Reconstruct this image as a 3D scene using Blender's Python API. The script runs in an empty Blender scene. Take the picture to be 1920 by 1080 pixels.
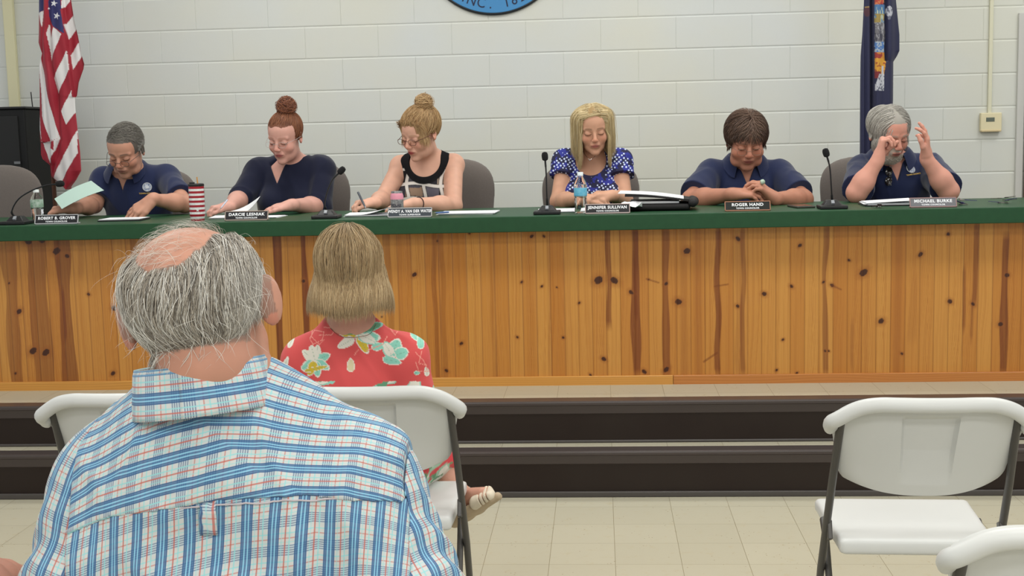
import bpy, bmesh, math, random
import numpy as np
from mathutils import Vector, Matrix
random.seed(7)
RNG = np.random.default_rng(7)
SC = bpy.context.scene
COL = SC.collection
PI = math.pi
def srgb(r, g, b, a=1.0):
    f = lambda c: (c/255/12.92) if c/255 <= .04045 else ((c/255+.055)/1.055)**2.4
    return (f(r), f(g), f(b), a)
# ------------------------------------------------------------------ camera
F_PX, CAM_Z, PITCH, YAW, ROLL = 2400.0, 1.477, math.radians(6.792), math.radians(-3.986), math.radians(1.343)
fw = Vector((math.sin(YAW)*math.cos(PITCH), math.cos(YAW)*math.cos(PITCH), -math.sin(PITCH)))
_r0 = Vector((math.cos(YAW), -math.sin(YAW), 0)); _u0 = _r0.cross(fw)
up = _u0*math.cos(ROLL)+_r0*math.sin(ROLL); rt = _r0*math.cos(ROLL)-_u0*math.sin(ROLL)
cam_data = bpy.data.cameras.new('camera'); cam = bpy.data.objects.new('camera', cam_data); COL.objects.link(cam)
cam_data.sensor_width = 36; cam_data.lens = 36*F_PX/1920; cam_data.clip_start = .05
m = Matrix((rt, up, -fw)).transposed().to_4x4(); m.translation = (0, 0, CAM_Z); cam.matrix_world = m
SC.camera = cam
def at(px, py, Y):
    d = fw+rt*((px-960)/F_PX)-up*((py-540)/F_PX); d = d*(Y/d.y)
    return Vector((d.x, d.y, d.z+CAM_Z))
def atz(px, py, Z):
    d = fw+rt*((px-960)/F_PX)-up*((py-540)/F_PX); d = d*((Z-CAM_Z)/d.z)
    return Vector((d.x, d.y, Z))
# ------------------------------------------------------------------ world, lights, exposure
SC.view_settings.view_transform = 'Standard'; SC.view_settings.look = 'None'
SC.view_settings.gamma = 1; SC.view_settings.use_curve_mapping = False
SC.view_settings.exposure = -.44
w = bpy.data.worlds.new('world'); SC.world = w; w.use_nodes = True
w.node_tree.nodes['Background'].inputs[0].default_value = (.97, .99, 1, 1); w.node_tree.nodes['Background'].inputs[1].default_value = .85
def area(name, loc, sx, sy, power, rot=(0, 0, 0), col=(1, .99, .965)):
    l = bpy.data.lights.new(name, 'AREA'); l.shape = 'RECTANGLE'; l.size = sx; l.size_y = sy; l.energy = power; l.color = col
    o = bpy.data.objects.new(name, l); COL.objects.link(o); o.location = loc; o.rotation_euler = rot
    return o
CEIL = 3.55
for yy, pw in ((-3.4, 60), (-1.2, 55), (1.6, 36), (4.4, 40), (6.2, 32)):
    for xx in (-1.9, .5, 2.9):
        area('fluorescent_light', (xx, yy, CEIL-.06), 1.2, .6, pw)
# ------------------------------------------------------------------ helpers
MATS = {}
def mat(name, col=(.8, .8, .8, 1), rough=.6, metal=0, spec=.5, attr=None, trans=0, ior=1.45, coat=0, sheen=0, alpha=1, noise=None, bump=None, sss=0):
    """noise=(scale, colour2, amount) ; bump=(scale, strength)"""
    if name in MATS: return MATS[name]
    m = bpy.data.materials.new(name); m.use_nodes = True; nt = m.node_tree; b = nt.nodes['Principled BSDF']
    b.inputs['Base Color'].default_value = col; b.inputs['Roughness'].default_value = rough; b.inputs['Metallic'].default_value = metal
    b.inputs['Specular IOR Level'].default_value = spec; b.inputs['Transmission Weight'].default_value = trans; b.inputs['IOR'].default_value = ior
    b.inputs['Coat Weight'].default_value = coat; b.inputs['Sheen Weight'].default_value = sheen; b.inputs['Alpha'].default_value = alpha
    if sss: b.inputs['Subsurface Weight'].default_value = sss; b.inputs['Subsurface Radius'].default_value = (.012, .004, .002); b.inputs['Subsurface Scale'].default_value = 1
    src = None
    if attr:
        a = nt.nodes.new('ShaderNodeAttribute'); a.attribute_name = attr; src = a.outputs['Color']; nt.links.new(src, b.inputs['Base Color'])
    tc = None
    if noise or bump: tc = nt.nodes.new('ShaderNodeTexCoord')
    if noise:
        n = nt.nodes.new('ShaderNodeTexNoise'); n.inputs['Scale'].default_value = noise[0]; n.inputs['Detail'].default_value = 5
        nt.links.new(tc.outputs['Object'], n.inputs['Vector'])
        r = nt.nodes.new('ShaderNodeMapRange'); r.inputs[1].default_value = .35; r.inputs[2].default_value = .65; r.inputs[4].default_value = noise[2]
        nt.links.new(n.outputs['Fac'], r.inputs[0])
        mx = nt.nodes.new('ShaderNodeMix'); mx.data_type = 'RGBA'; nt.links.new(r.outputs[0], mx.inputs[0])
        if src: nt.links.new(src, mx.inputs[6])
        else: mx.inputs[6].default_value = col
        mx.inputs[7].default_value = noise[1]; nt.links.new(mx.outputs[2], b.inputs['Base Color'])
    if bump:
        n = nt.nodes.new('ShaderNodeTexNoise'); n.inputs['Scale'].default_value = bump[0]; n.inputs['Detail'].default_value = 4
        nt.links.new(tc.outputs['Object'], n.inputs['Vector'])
        bp = nt.nodes.new('ShaderNodeBump'); bp.inputs['Strength'].default_value = bump[1]; bp.inputs['Distance'].default_value = .002
        nt.links.new(n.outputs['Fac'], bp.inputs['Height']); nt.links.new(bp.outputs[0], b.inputs['Normal'])
    MATS[name] = m; return m
def tag(o, label=None, cat=None, group=None, kind=None):
    if label: o['label'] = label
    if cat: o['category'] = cat
    if group: o['group'] = group
    if kind: o['kind'] = kind
    return o
def thing(name, label, cat, loc=(0, 0, 0), rz=0, group=None):
    o = bpy.data.objects.new(name, None); COL.objects.link(o); o.location = loc; o.rotation_euler = (0, 0, rz); o.empty_display_size = .05
    return tag(o, label, cat, group)
def link(name, me, m, parent=None, smooth=True, world=False):
    o = bpy.data.objects.new(name, me); COL.objects.link(o)
    if m: me.materials.append(m)
    if smooth: me.polygons.foreach_set('use_smooth', np.ones(len(me.polygons), bool))
    if parent is not None:
        o.parent = parent
        if world:    # geometry is in world coordinates
            L = Matrix.Translation(parent.location) @ parent.rotation_euler.to_matrix().to_4x4()
            if parent.parent is not None: L = MW(parent)
            o.matrix_parent_inverse = L.inverted()
    return o
def MW(o):
    L = Matrix.Translation(o.location) @ o.rotation_euler.to_matrix().to_4x4()
    if o.parent is not None: L = MW(o.parent) @ o.matrix_parent_inverse @ L
    return L
def np_mesh(name, V, F, cols=None, uv=None):
    """V (n,3), F list of int arrays (k,4)/(k,3)"""
    me = bpy.data.meshes.new(name); V = np.asarray(V, np.float32)
    if not isinstance(F, list): F = [F]
    F = [np.asarray(f, np.int32) for f in F if len(f)]
    me.vertices.add(len(V)); me.vertices.foreach_set('co', V.ravel())
    tot = sum(f.size for f in F); me.loops.add(tot); me.loops.foreach_set('vertex_index', np.concatenate([f.ravel() for f in F]))
    n = sum(len(f) for f in F); me.polygons.add(n)
    sz = np.concatenate([np.full(len(f), f.shape[1], np.int32) for f in F]); st = np.concatenate([[0], np.cumsum(sz)[:-1]]).astype(np.int32)
    me.polygons.foreach_set('loop_start', st); me.polygons.foreach_set('loop_total', sz)
    me.update(calc_edges=True)
    if cols is not None:
        a = me.color_attributes.new('Col', 'FLOAT_COLOR', 'POINT'); c = np.ones((len(V), 4), np.float32); c[:, :3] = cols[:, :3]; a.data.foreach_set('color', c.ravel())
    if uv is not None:
        a = me.attributes.new('pl', 'FLOAT_VECTOR', 'POINT'); c = np.zeros((len(V), 3), np.float32); c[:, :uv.shape[1]] = uv; a.data.foreach_set('vector', c.ravel())
    return me
class MB:
    """collects shapes into ONE mesh"""
    def __init__(s): s.v = []; s.f = []
    def add(s, V, F):
        b = len(s.v); s.v += [tuple(x) for x in V]; s.f += [tuple(i+b for i in f) for f in F]; return s
    def box(s, c, size, rot=None, taper=1):
        hx, hy, hz = [q/2 for q in size]; V = []
        for z in (-hz, hz):
            t = taper if z > 0 else 1
            for x, y in ((-hx, -hy), (hx, -hy), (hx, hy), (-hx, hy)): V.append(Vector((x*t, y*t, z)))
        if rot is not None: V = [rot @ v for v in V]
        c = Vector(c); V = [v+c for v in V]
        return s.add(V, [(0, 3, 2, 1), (4, 5, 6, 7), (0, 1, 5, 4), (1, 2, 6, 5), (2, 3, 7, 6), (3, 0, 4, 7)])
    def tube(s, P, r, n=10, cap=True, sx=1.0):
        P = [Vector(p) for p in P]; k = len(P); R = r if hasattr(r, '__len__') else [r]*k
        T = [(P[min(i+1, k-1)]-P[max(i-1, 0)]).normalized() for i in range(k)]
        a = Vector((0, 0, 1)) if abs(T[0].z) < .9 else Vector((0, 1, 0)); N = (a-T[0]*a.dot(T[0])).normalized(); V = []; Fc = []
        for i in range(k):
            N = (N-T[i]*N.dot(T[i])).normalized(); B = T[i].cross(N)
            for j in range(n):
                t = 2*PI*j/n; V.append(P[i]+(N*math.cos(t)+B*math.sin(t)*sx)*R[i])
        for i in range(k-1):
            for j in range(n): Fc.append((i*n+j, i*n+(j+1) % n, (i+1)*n+(j+1) % n, (i+1)*n+j))
        if cap: Fc.append(tuple(range(n))[::-1]); Fc.append(tuple((k-1)*n+j for j in range(n)))
        return s.add(V, Fc)
    def lathe(s, prof, c=(0, 0, 0), n=28, rot=None):
        V = []; Fc = []; c = Vector(c)
        for r, z in prof:
            for j in range(n):
                t = 2*PI*j/n; v = Vector((r*math.cos(t), r*math.sin(t), z)); V.append((rot @ v if rot is not None else v)+c)
        for i in range(len(prof)-1):
            for j in range(n): Fc.append((i*n+j, i*n+(j+1) % n, (i+1)*n+(j+1) % n, (i+1)*n+j))
        Fc.append(tuple(range(n))[::-1]); Fc.append(tuple((len(prof)-1)*n+j for j in range(n)))
        return s.add(V, Fc)
    def prism(s, poly, d, M=None):
        """poly in xz plane, extruded along y from 0 to d"""
        n = len(poly); V = [Vector((x, 0, z)) for x, z in poly]+[Vector((x, d, z)) for x, z in poly]
        if M is not None: V = [M @ v for v in V]
        return s.add(V, [tuple(range(n)), tuple(range(n, 2*n))[::-1]]+[(i, i+n, (i+1) % n+n, (i+1) % n) for i in range(n)])
    def sheet(s, rows, th=.0008):
        """rows of points -> thin solid sheet"""
        R = len(rows); C = len(rows[0]); top = [Vector(p) for r in rows for p in r]; nrm = []
        for i in range(R):
            for j in range(C):
                a = Vector(rows[min(i+1, R-1)][j])-Vector(rows[max(i-1, 0)][j]); b = Vector(rows[i][min(j+1, C-1)])-Vector(rows[i][max(j-1, 0)])
                nrm.append(a.cross(b).normalized())
        bot = [t+q*th for t, q in zip(top, nrm)]; n = R*C; Fc = []
        for i in range(R-1):
            for j in range(C-1):
                q = (i*C+j, i*C+j+1, (i+1)*C+j+1, (i+1)*C+j); Fc.append(q[::-1]); Fc.append(tuple(x+n for x in q))
        per = [j for j in range(C)]+[i*C+C-1 for i in range(1, R)]+[(R-1)*C+j for j in range(C-2, -1, -1)]+[i*C for i in range(R-2, 0, -1)]
        for a, b in zip(per, per[1:]+per[:1]): Fc.append((a, b, b+n, a+n))
        return s.add(top+bot, Fc)
    def build(s, name, m, parent=None, smooth=False, bevel=0, world=False, auto=True, seg=2):
        me = bpy.data.meshes.new(name); me.from_pydata([tuple(v) for v in s.v], [], s.f); me.update()
        bm = bmesh.new(); bm.from_mesh(me); bmesh.ops.recalc_face_normals(bm, faces=bm.faces); bm.to_mesh(me); bm.free()
        o = link(name, me, m, parent, smooth, world)
        if bevel:
            b = o.modifiers.new('bevel', 'BEVEL'); b.width = bevel; b.segments = seg; b.limit_method = 'ANGLE'; b.angle_limit = .6
            me.polygons.foreach_set('use_smooth', np.ones(len(me.polygons), bool))
            wn = o.modifiers.new('wn', 'WEIGHTED_NORMAL'); wn.keep_sharp = True
        elif smooth: me.set_sharp_from_angle(angle=.7)
        return o
def copy_tree(o, parent=None):
    c = o.copy(); COL.objects.link(c)
    if parent is not None: c.parent = parent; c.matrix_parent_inverse = o.matrix_parent_inverse.copy()
    for ch in [x for x in COL.objects if x.parent == o]: copy_tree(ch, c)
    return c
def bez(P, n=24):
    """Catmull-Rom through points"""
    P = [Vector(p) for p in P]; Q = [P[0]*2-P[1]]+P+[P[-1]*2-P[-2]]; out = []; seg = len(P)-1
    for i in range(n):
        t = i/(n-1)*seg; k = min(int(t), seg-1); u = t-k; a, b, c, d = Q[k:k+4]
        out.append(.5*((2*b)+(c-a)*u+(2*a-5*b+4*c-d)*u*u+(3*b-a-3*c+d)*u**3))
    return out
def text_mesh(txt, size, name, m, parent, M, sx=1.0, extrude=.0006, bold=.0, spacing=1.0):
    cu = bpy.data.curves.new('t', 'FONT'); cu.body = txt; cu.size = size; cu.align_x = 'CENTER'; cu.align_y = 'CENTER'; cu.extrude = extrude; cu.offset = bold; cu.space_character = spacing; cu.resolution_u = 3
    to = bpy.data.objects.new('t', cu); COL.objects.link(to); bpy.context.view_layer.update()
    me = bpy.data.meshes.new_from_object(to.evaluated_get(bpy.context.evaluated_depsgraph_get())); bpy.data.objects.remove(to)
    me.materials.clear(); me.transform(M @ Matrix.Diagonal((sx, 1, 1, 1)))
    return link(name, me, m, parent, False)
# smooth pseudo-noise on numpy points
class Noise:
    def __init__(s, seed, n=9):
        r = np.random.default_rng(seed); s.d = r.normal(size=(n, 3)); s.d /= np.linalg.norm(s.d, axis=1)[:, None]; s.f = r.uniform(.6, 1.8, n); s.p = r.uniform(0, 6.28, n)
    def __call__(s, X, Y, Z, sc):
        o = 0
        for d, f, p in zip(s.d, s.f, s.p): o = o+np.sin((X*d[0]+Y*d[1]+Z*d[2])*sc*f+p)
        return o/len(s.f)
def hash1(n): return np.modf(np.abs(np.sin(np.asarray(n, float)*12.9898+4.1)*43758.5453))[0]
def vnoise(x, y, seed=0):
    xi = np.floor(x); yi = np.floor(y); fx = x-xi; fy = y-yi; fx = fx*fx*(3-2*fx); fy = fy*fy*(3-2*fy)
    h = lambda a, b: hash1(a*1.37+b*57.31+seed*7.7)
    return (h(xi, yi)*(1-fx)+h(xi+1, yi)*fx)*(1-fy)+(h(xi, yi+1)*(1-fx)+h(xi+1, yi+1)*fx)*fy
def mixc(a, b, t): t = np.clip(t, 0, 1)[..., None]; return a*(1-t)+b*t
def lin(*c): return np.array(srgb(*c)[:3])
# ================================================================== SETTING
WY = 7.6                                  # block wall face
ZD, ZT = .365, 1.128                      # dais floor, desk top
DY = 5.63                                 # desk front panel
XL, XR = -4.2, 4.8
def tile_mat(name, phase):
    m = bpy.data.materials.new(name); m.use_nodes = True; nt = m.node_tree; b = nt.nodes['Principled BSDF']; N = nt.nodes.new; L = nt.links.new
    tc = N('ShaderNodeTexCoord'); mp = N('ShaderNodeMapping'); mp.inputs['Location'].default_value = (phase, .06, 0); L(tc.outputs['Object'], mp.inputs[0])
    br = N('ShaderNodeTexBrick'); br.offset = 0; br.inputs['Scale'].default_value = 1; br.inputs['Brick Width'].default_value = .2286; br.inputs['Row Height'].default_value = .2286
    br.inputs['Mortar Size'].default_value = .0011; br.inputs['Mortar Smooth'].default_value = .4; br.inputs['Bias'].default_value = 0
    br.inputs['Color1'].default_value = srgb(185, 180, 160); br.inputs['Color2'].default_value = srgb(181, 176, 156); br.inputs['Mortar'].default_value = srgb(134, 124, 100); L(mp.outputs[0], br.inputs[0])
    n = N('ShaderNodeTexNoise'); n.inputs['Scale'].default_value = 26; n.inputs['Detail'].default_value = 6; n.inputs['Roughness'].default_value = .7; L(tc.outputs['Object'], n.inputs[0])
    r = N('ShaderNodeMapRange'); r.inputs[1].default_value = .56; r.inputs[2].default_value = .72; r.inputs[4].default_value = .5; L(n.outputs['Fac'], r.inputs[0])
    mx = N('ShaderNodeMix'); mx.data_type = 'RGBA'; L(r.outputs[0], mx.inputs[0]); L(br.outputs[0], mx.inputs[6]); mx.inputs[7].default_value = srgb(176, 162, 128)
    v = N('ShaderNodeTexVoronoi'); v.inputs['Scale'].default_value = 55; L(tc.outputs['Object'], v.inputs[0])
    wn = N('ShaderNodeTexNoise'); wn.inputs['Scale'].default_value = 9; L(tc.outputs['Object'], wn.inputs[0])
    lt = N('ShaderNodeMath'); lt.operation = 'LESS_THAN'; lt.inputs[1].default_value = .13; L(v.outputs['Distance'], lt.inputs[0])
    gt = N('ShaderNodeMath'); gt.operation = 'GREATER_THAN'; gt.inputs[1].default_value = .57; L(wn.outputs['Fac'], gt.inputs[0])
    mu = N('ShaderNodeMath'); mu.operation = 'MULTIPLY'; L(lt.outputs[0], mu.inputs[0]); L(gt.outputs[0], mu.inputs[1])
    m2 = N('ShaderNodeMix'); m2.data_type = 'RGBA'; L(mu.outputs[0], m2.inputs[0]); L(mx.outputs[2], m2.inputs[6]); m2.inputs[7].default_value = srgb(140, 122, 92); L(m2.outputs[2], b.inputs['Base Color'])
    b.inputs['Roughness'].default_value = .38; b.inputs['Specular IOR Level'].default_value = .35
    return m
M_TILE = tile_mat('beige vinyl tile', .192)
o = MB().box(((XL+XR)/2, -.8, -.05), (XR-XL, 12.2, .1)).build('floor', M_TILE); tag(o, kind='structure')
o = MB().box(((XL+XR)/2, (5.14+7.8)/2, ZD-.09), (XR-XL, 7.8-5.29, .18)); 
st = MB().box(((XL+XR)/2, (5.275+7.9)/2, ZD-.1+.0), (XR-XL, 7.9-5.275, .2)).build('dais', M_TILE); tag(st, kind='structure')
st = MB().box(((XL+XR)/2, (5.125+5.3)/2, .0945), (XR-XL, .175, .189)).build('stair_tread', M_TILE); tag(st, kind='structure')
M_RIS = mat('dark brown vinyl riser', srgb(40, 31, 27), .5, spec=.25, noise=(3, srgb(45, 38, 33), .6))
M_NOS = mat('charcoal rubber nosing', srgb(66, 58, 56), .36)
for (y, z0, z1) in ((5.275, .189, ZD), (5.125, 0, .189)):
    r = MB().box(((XL+XR)/2, y-.004, (z0+z1)/2), (XR-XL, .008, z1-z0-.002)).build('stair_riser', M_RIS); tag(r, kind='structure')
    nb = MB()
    prof = [(0.06, .0035), (-.012, .0035), (-.017, .0015), (-.019, -.004), (-.019, -.013), (-.0155, -.017), (-.0115, -.05), (-.008, -.053), (.0, -.053), (.0, .0)]
    V = [(XL, y+a, z1+b) for a, b in prof]+[(XR, y+a, z1+b) for a, b in prof]; n = len(prof)
    nb.add(V, [tuple(range(n)), tuple(range(n, 2*n))]+[(i, (i+1) % n, (i+1) % n+n, i+n) for i in range(n)])
    q = nb.build('stair_nosing', M_NOS); tag(q, kind='structure')
cv = MB().box(((XL+XR)/2, 5.111, .012), (XR-XL, .014, .024)).box(((XL+XR)/2, 5.266, .195), (XR-XL, .01, .012)).build('trim_1', mat('cove base', srgb(72, 68, 66), .4), bevel=.004); tag(cv, kind='structure')
# block wall: each course of painted blocks modelled with eased joints
M_WALL = mat('painted block', srgb(207, 211, 210), .55, spec=.3, bump=(60, .12), noise=(1.2, srgb(214, 212, 193), .5))
wb = MB(); BW, BH = .436, .188; z0 = 1.5775-BH*8
j0 = at(1339, 240, WY).x
wb.box(((XL+XR)/2, WY+.0985, 1.8), (XR-XL, .2, 3.7))
for r in range(0, 20):
    zz = z0+r*BH; 
    if zz > CEIL: break
    off = j0+(0 if r % 2 == 1 else BW/2)
    k0 = int((XL-off)/BW)-1
    for k in range(k0, k0+24):
        x0 = off+k*BW; x1 = x0+BW
        if x0 > XR or x1 < XL: continue
        a, b2 = max(x0, XL)+.0001, min(x1, XR)-.0001; dz = .0003; d = random.uniform(-.0006, .0006)
        ex, ez = .0008, .0075; yf = WY-.0056+d*.4; yb = WY+.006
        a, b2 = max(x0, XL), min(x1, XR); V = []
        for (z_, ym) in ((zz, WY-.0022), (zz+ez, yf), (zz+BH-ez, yf), (zz+BH, WY-.0022)):
            for (x_, o_) in ((a, .0022), (a+.0026, 0), (b2-.0026, 0), (b2, .0022)): V.append((x_, ym+(o_ if ym == yf else 0), z_))
        wb.add(V, [(r_*4+c_, r_*4+c_+1, r_*4+c_+5, r_*4+c_+4) for r_ in range(3) for c_ in range(3)])
wl = wb.build('wall_back', M_WALL); tag(wl, kind='structure')
ce = MB().box(((XL+XR)/2, 1.4, CEIL+.05), (XR-XL, 12.8, .1)).build('ceiling', mat('ceiling tile', srgb(225, 223, 212), .9)); tag(ce, kind='structure')
# raceways
M_RACE = mat('cream raceway', srgb(216, 212, 176), .5)
t = at(18, 0, WY-.02); b_ = at(26, 205, WY-.02)
o = MB().box(((t.x+b_.x)/2, WY-.022, 2.3), (.062, .035, 2.4)).build('trim_2', M_RACE, bevel=.006); tag(o, kind='structure')
t = at(1857, 120, WY-.015)
o = MB().box((t.x, WY-.013, (at(1857, 212, WY-.02).z+CEIL)/2), (.021, .018, CEIL-at(1857, 212, WY-.02).z)).build('trim_3', mat('painted conduit', srgb(214, 212, 188), .5), bevel=.003); tag(o, kind='structure')
# door casing on the right
dx = at(1903, 300, WY-.01).x; dzt = at(1905, 25, WY).z
M_CAS = mat('grey painted casing', srgb(196, 196, 192), .45)
o = MB().box((dx+.02, WY-.012, (dzt+ZD)/2), (.04, .03, dzt-ZD)).box((dx+.51, WY-.012, dzt-.02), (.94, .028, .04)).box((dx+1.0, WY-.012, (dzt+ZD)/2), (.04, .03, dzt-ZD)).build('trim_4', M_CAS, bevel=.003); tag(o, kind='structure')
dd = thing('door_1', None, None, (dx+.04, WY-.02, ZD)); dd['kind'] = 'structure'
dh = dzt-ZD-.045
MB().box((.46, -.01, dh/2+.005), (.9, .03, dh)).build('door_panel', mat('brown door', srgb(112, 74, 44), .45, noise=(8, srgb(92, 58, 34), .7)), dd, bevel=.003)
MB().tube([(.84, -.03, .98), (.84, -.075, .98)], [.012, .026], 16).build('door_handle', mat('brass', srgb(170, 140, 80), .3, metal=1), dd, smooth=True)
# thermostat
tp = at(1858, 229, WY-.03)
th = thing('thermostat', 'small beige thermostat with a grey display on the block wall', 'thermostat', (tp.x, WY-.006, tp.z-.055))
MB().box((0, -.016, .056), (.118, .032, .105)).build('housing', mat('beige plastic', srgb(222, 212, 176), .45), th, bevel=.005)
MB().box((0, -.019, .006), (.112, .037, .012)).build('bottom_lip', mat('tan plastic', srgb(208, 190, 150), .45), th, bevel=.003)
MB().box((-.006, -.0325, .07), (.047, .003, .023)).build('display', mat('lcd', srgb(96, 104, 92), .3), th)
# town seal on the wall
cx = at(927, 26, WY-.02); R0 = .425
seal = thing('wall_seal', 'round blue wall seal with dark lettering around its edge', 'sign', (cx.x, WY-.004, cx.z+R0))
ry = Matrix.Rotation(PI/2, 4, 'X').to_3x3()
MB().lathe([(R0-.004, 0), (R0-.004, .016), (R0-.008, .018)], n=96, rot=ry).build('disc', mat('seal blue', srgb(62, 134, 190), .4), seal, bevel=0)
rb = MB(); ring = [(R0*math.cos(a), -.012, R0*math.sin(a)) for a in np.linspace(0, 2*PI, 121)[:-1]]; ring.append(ring[0]); ring.append(ring[1])
rb.tube(ring, .008, 8, cap=False); rb.build('rim', mat('seal black', srgb(24, 30, 36), .4), seal, smooth=True)
M_SL = mat('seal lettering', srgb(20, 28, 62), .45)
chars = [('I', -28), ('N', -20.8), ('C', -11.8), ('.', -3.2), ('1', 11.5), ('8', 18.5), ('2', 26), ('1', 32.5)]
for ch, a in [(c, math.radians(a)) for c, a in chars]:
    rr = R0-.056; Mx = Matrix.Translation((rr*math.sin(a), -.0185, -rr*math.cos(a))) @ Matrix.Rotation(-a, 4, 'Y') @ Matrix.Rotation(PI/2, 4, 'X')
    text_mesh(ch, .082, 'letter', M_SL, seal, Mx, sx=.9, extrude=.001)
# ================================================================== DESK
M_GREEN = mat('green laminate', srgb(34, 74, 47), .42, spec=.3, noise=(30, srgb(30, 66, 42), .5))
desk = thing('dais_desk', 'long council desk with green laminate top and knotty pine front', 'desk', (.3, DY, ZD))
xl, xr = -3.3, 4.0
MB().box(((xl+xr)/2, (5.535+6.25)/2, ZT-.034), (xr-xl, 6.25-5.535, .068)).build('desktop', M_GREEN, desk, bevel=.004, world=True)
MB().box(((xl+xr)/2, DY+.035, (ZD+ZT-.07)/2), (xr-xl, .03, ZT-.07-ZD)).build('backing_board', mat('backing ply', srgb(150, 110, 60), .7), desk, world=True)
for x in (xl+.02, xr-.02): MB().box((x, 5.93, (ZD+ZT-.07)/2), (.03, .55, ZT-.07-ZD)).build('side_panel', mat('pine side', srgb(176, 122, 56), .5), desk, world=True)
def pine_panel():
    x0, x1, zb, zt = -3.1, 3.35, ZD+.036, ZT-.066
    nx, nz = 2280, 190
    X, Z = np.meshgrid(np.linspace(x0, x1, nx), np.linspace(zb, zt, nz), indexing='ij')
    bw = .0618; ph = at(980+0, 560, DY).x  # a groove passes here
    u = (X-ph)/bw; bi = np.floor(u); fr = u-bi
    gd = np.minimum(fr, 1-fr)*bw
    tone = hash1(bi*3.1+1); hue = hash1(bi*5.7+9)
    base = mixc(lin(197, 141, 68)*np.ones(X.shape+(3,)), lin(181, 119, 50)*np.ones(X.shape+(3,)), tone)
    # grain: growth-ring lines bent around the board centre
    wob = (vnoise(X*9+bi*13, Z*2.6, 3)-.5)*.022+(vnoise(X*30+bi*13, Z*7, 4)-.5)*.006
    xx = X+wob
    g = vnoise(xx*520, Z*1.6+bi*9, 5)*.6+vnoise(xx*190, Z*.9+bi*5, 6)*.6
    base = mixc(base, lin(156, 92, 34)*np.ones_like(base), (g-.55)*.95)
    # cathedral grain on some boards
    cz = hash1(bi*2.3)*.5+ZD+.1; cen = np.abs(fr-.5-(hash1(bi*8.8)-.5)*.4)*bw
    ring = np.sin((cen*230+np.abs(Z-cz)*14+vnoise(Z*9, bi, 2)*2.0)*3.2)
    on = (hash1(bi*6.1) > .55)*np.exp(-(cen/.02)**2)
    base = mixc(base, lin(150, 86, 30)*np.ones_like(base), np.clip(ring-.35, 0, 1)*on*.55)
    hh = hash1(bi*1.9+77); heart = ((hh > .90)*.35)*np.exp(-((fr-.5)/.28)**4)
    base = mixc(base, lin(134, 72, 28)*np.ones_like(base), heart)
    # heartwood streaks seen in the photo (px centre, width px, y0, y1, strength)
    S = [(24, 34, 455, 740, .55), (75, 40, 440, 740, .6), (124, 34, 440, 740, .75), (120, 5, 540, 640, .8), (150, 22, 430, 520, .2), (252, 18, 440, 600, .45), (524, 17, 430, 740, .95), (573, 14, 430, 740, .95), (600, 12, 430, 560, .35),
         (731, 14, 430, 740, .4), (817, 10, 430, 740, .45), (832, 8, 430, 740, .35), (925, 10, 430, 740, .18), (1141, 11, 420, 612, .8), (1192, 18, 425, 702, .85), (1193, 5, 430, 600, .7), (1249, 16, 425, 702, .75), (1346, 9, 425, 702, .85), (1394, 7, 425, 702, .6), (1386, 18, 425, 702, .22),
         (1547, 10, 420, 702, .65), (1712, 16, 520, 640, .15), (1829, 10, 415, 572, .7), (1809, 5, 500, 620, .55), (1822, 4, 560, 640, .5), (1884, 15, 440, 700, .85), (1030, 6, 430, 740, .15), (690, 12, 430, 740, .3), (1600, 5, 600, 700, .3)]
    dark = lin(112, 54, 22)*np.ones_like(base)
    for px, wd, ya, yb, s in S:
        pa = at(px, ya, DY); pb = at(px, yb, DY); c = (pa.x+pb.x)/2; ww = wd/428/2
        c = c+(vnoise(Z*6, Z*0+px, 8)-.5)*.012
        tz = np.clip(np.minimum((pa.z-Z)/.05, (Z-pb.z)/.05)+.5, 0, 1)
        if wd > 9: wz = ww*(.55+.6*vnoise(Z*5, Z*0+px*1.3, 9))
        else: wz = ww*(.6+.6*tz)
        base = mixc(base, dark, s*np.clip((wz-np.abs(X-c))/.0035+.5, 0, 1)*tz*(.75+.35*g))
    K = [(880, 437, 3), (997, 443, 4), (1020, 443, 3), (978, 529, 3), (1016, 537, 3), (1044, 539, 2), (1086, 568, 3), (970, 632, 3), (1056, 633, 3), (865, 644, 4), (1132, 673, 5), (1107, 703, 3), (1122, 525, 9), (1152, 526, 8), (1288, 471, 7), (1272, 566, 7), (1249, 532, 4), (1249, 693, 6), (1208, 697, 5), (1384, 448, 5), (1383, 574, 4), (1183, 548, 5),
         (1433, 551, 5), (1500, 460, 4), (1484, 537, 4), (1468, 637, 3), (1456, 694, 3), (1494, 700, 3), (1544, 529, 3), (1560, 535, 4), (1547, 658, 2.5), (1554, 658, 2.5), (1592, 488, 3), (1619, 511, 8), (1652, 602, 6), (1691, 663, 3), (1726, 477, 5), (1778, 439, 4), (1781, 565, 5), (1824, 570, 4), (1888, 516, 5), (1876, 608, 5),
         (36, 584, 6), (29, 700, 3), (166, 552, 3.5), (214, 578, 6), (212, 700, 5), (17, 531, 2.5), (62, 658, 8), (86, 661, 8), (52, 452, 8), (79, 450, 7), (106, 471, 8), (126, 480, 5), (523, 570, 5), (569, 527, 4), (777, 515, 5), (837, 695, 4), (716, 594, 2), (1216, 524, 2), (820, 452, 2.5)]
    for px, py, r in K:
        p = at(px, py, DY); r = r/428*.85; a = .35*math.sin(px)
        dx_ = X-p.x; dz_ = (Z-p.z)+dx_*a; d = np.sqrt((dx_/1.05)**2+(dz_/.95)**2)*(1+.25*(vnoise(X*160, Z*160, px)-.5))
        base = mixc(base, lin(142, 80, 32)*np.ones_like(base), np.clip(1.5-d/(r*1.7), 0, 1)*.6)
        base = mixc(base, lin(58, 26, 16)*np.ones_like(base), np.clip((r-d)/(.0022)+.4, 0, 1)*.96)
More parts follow.
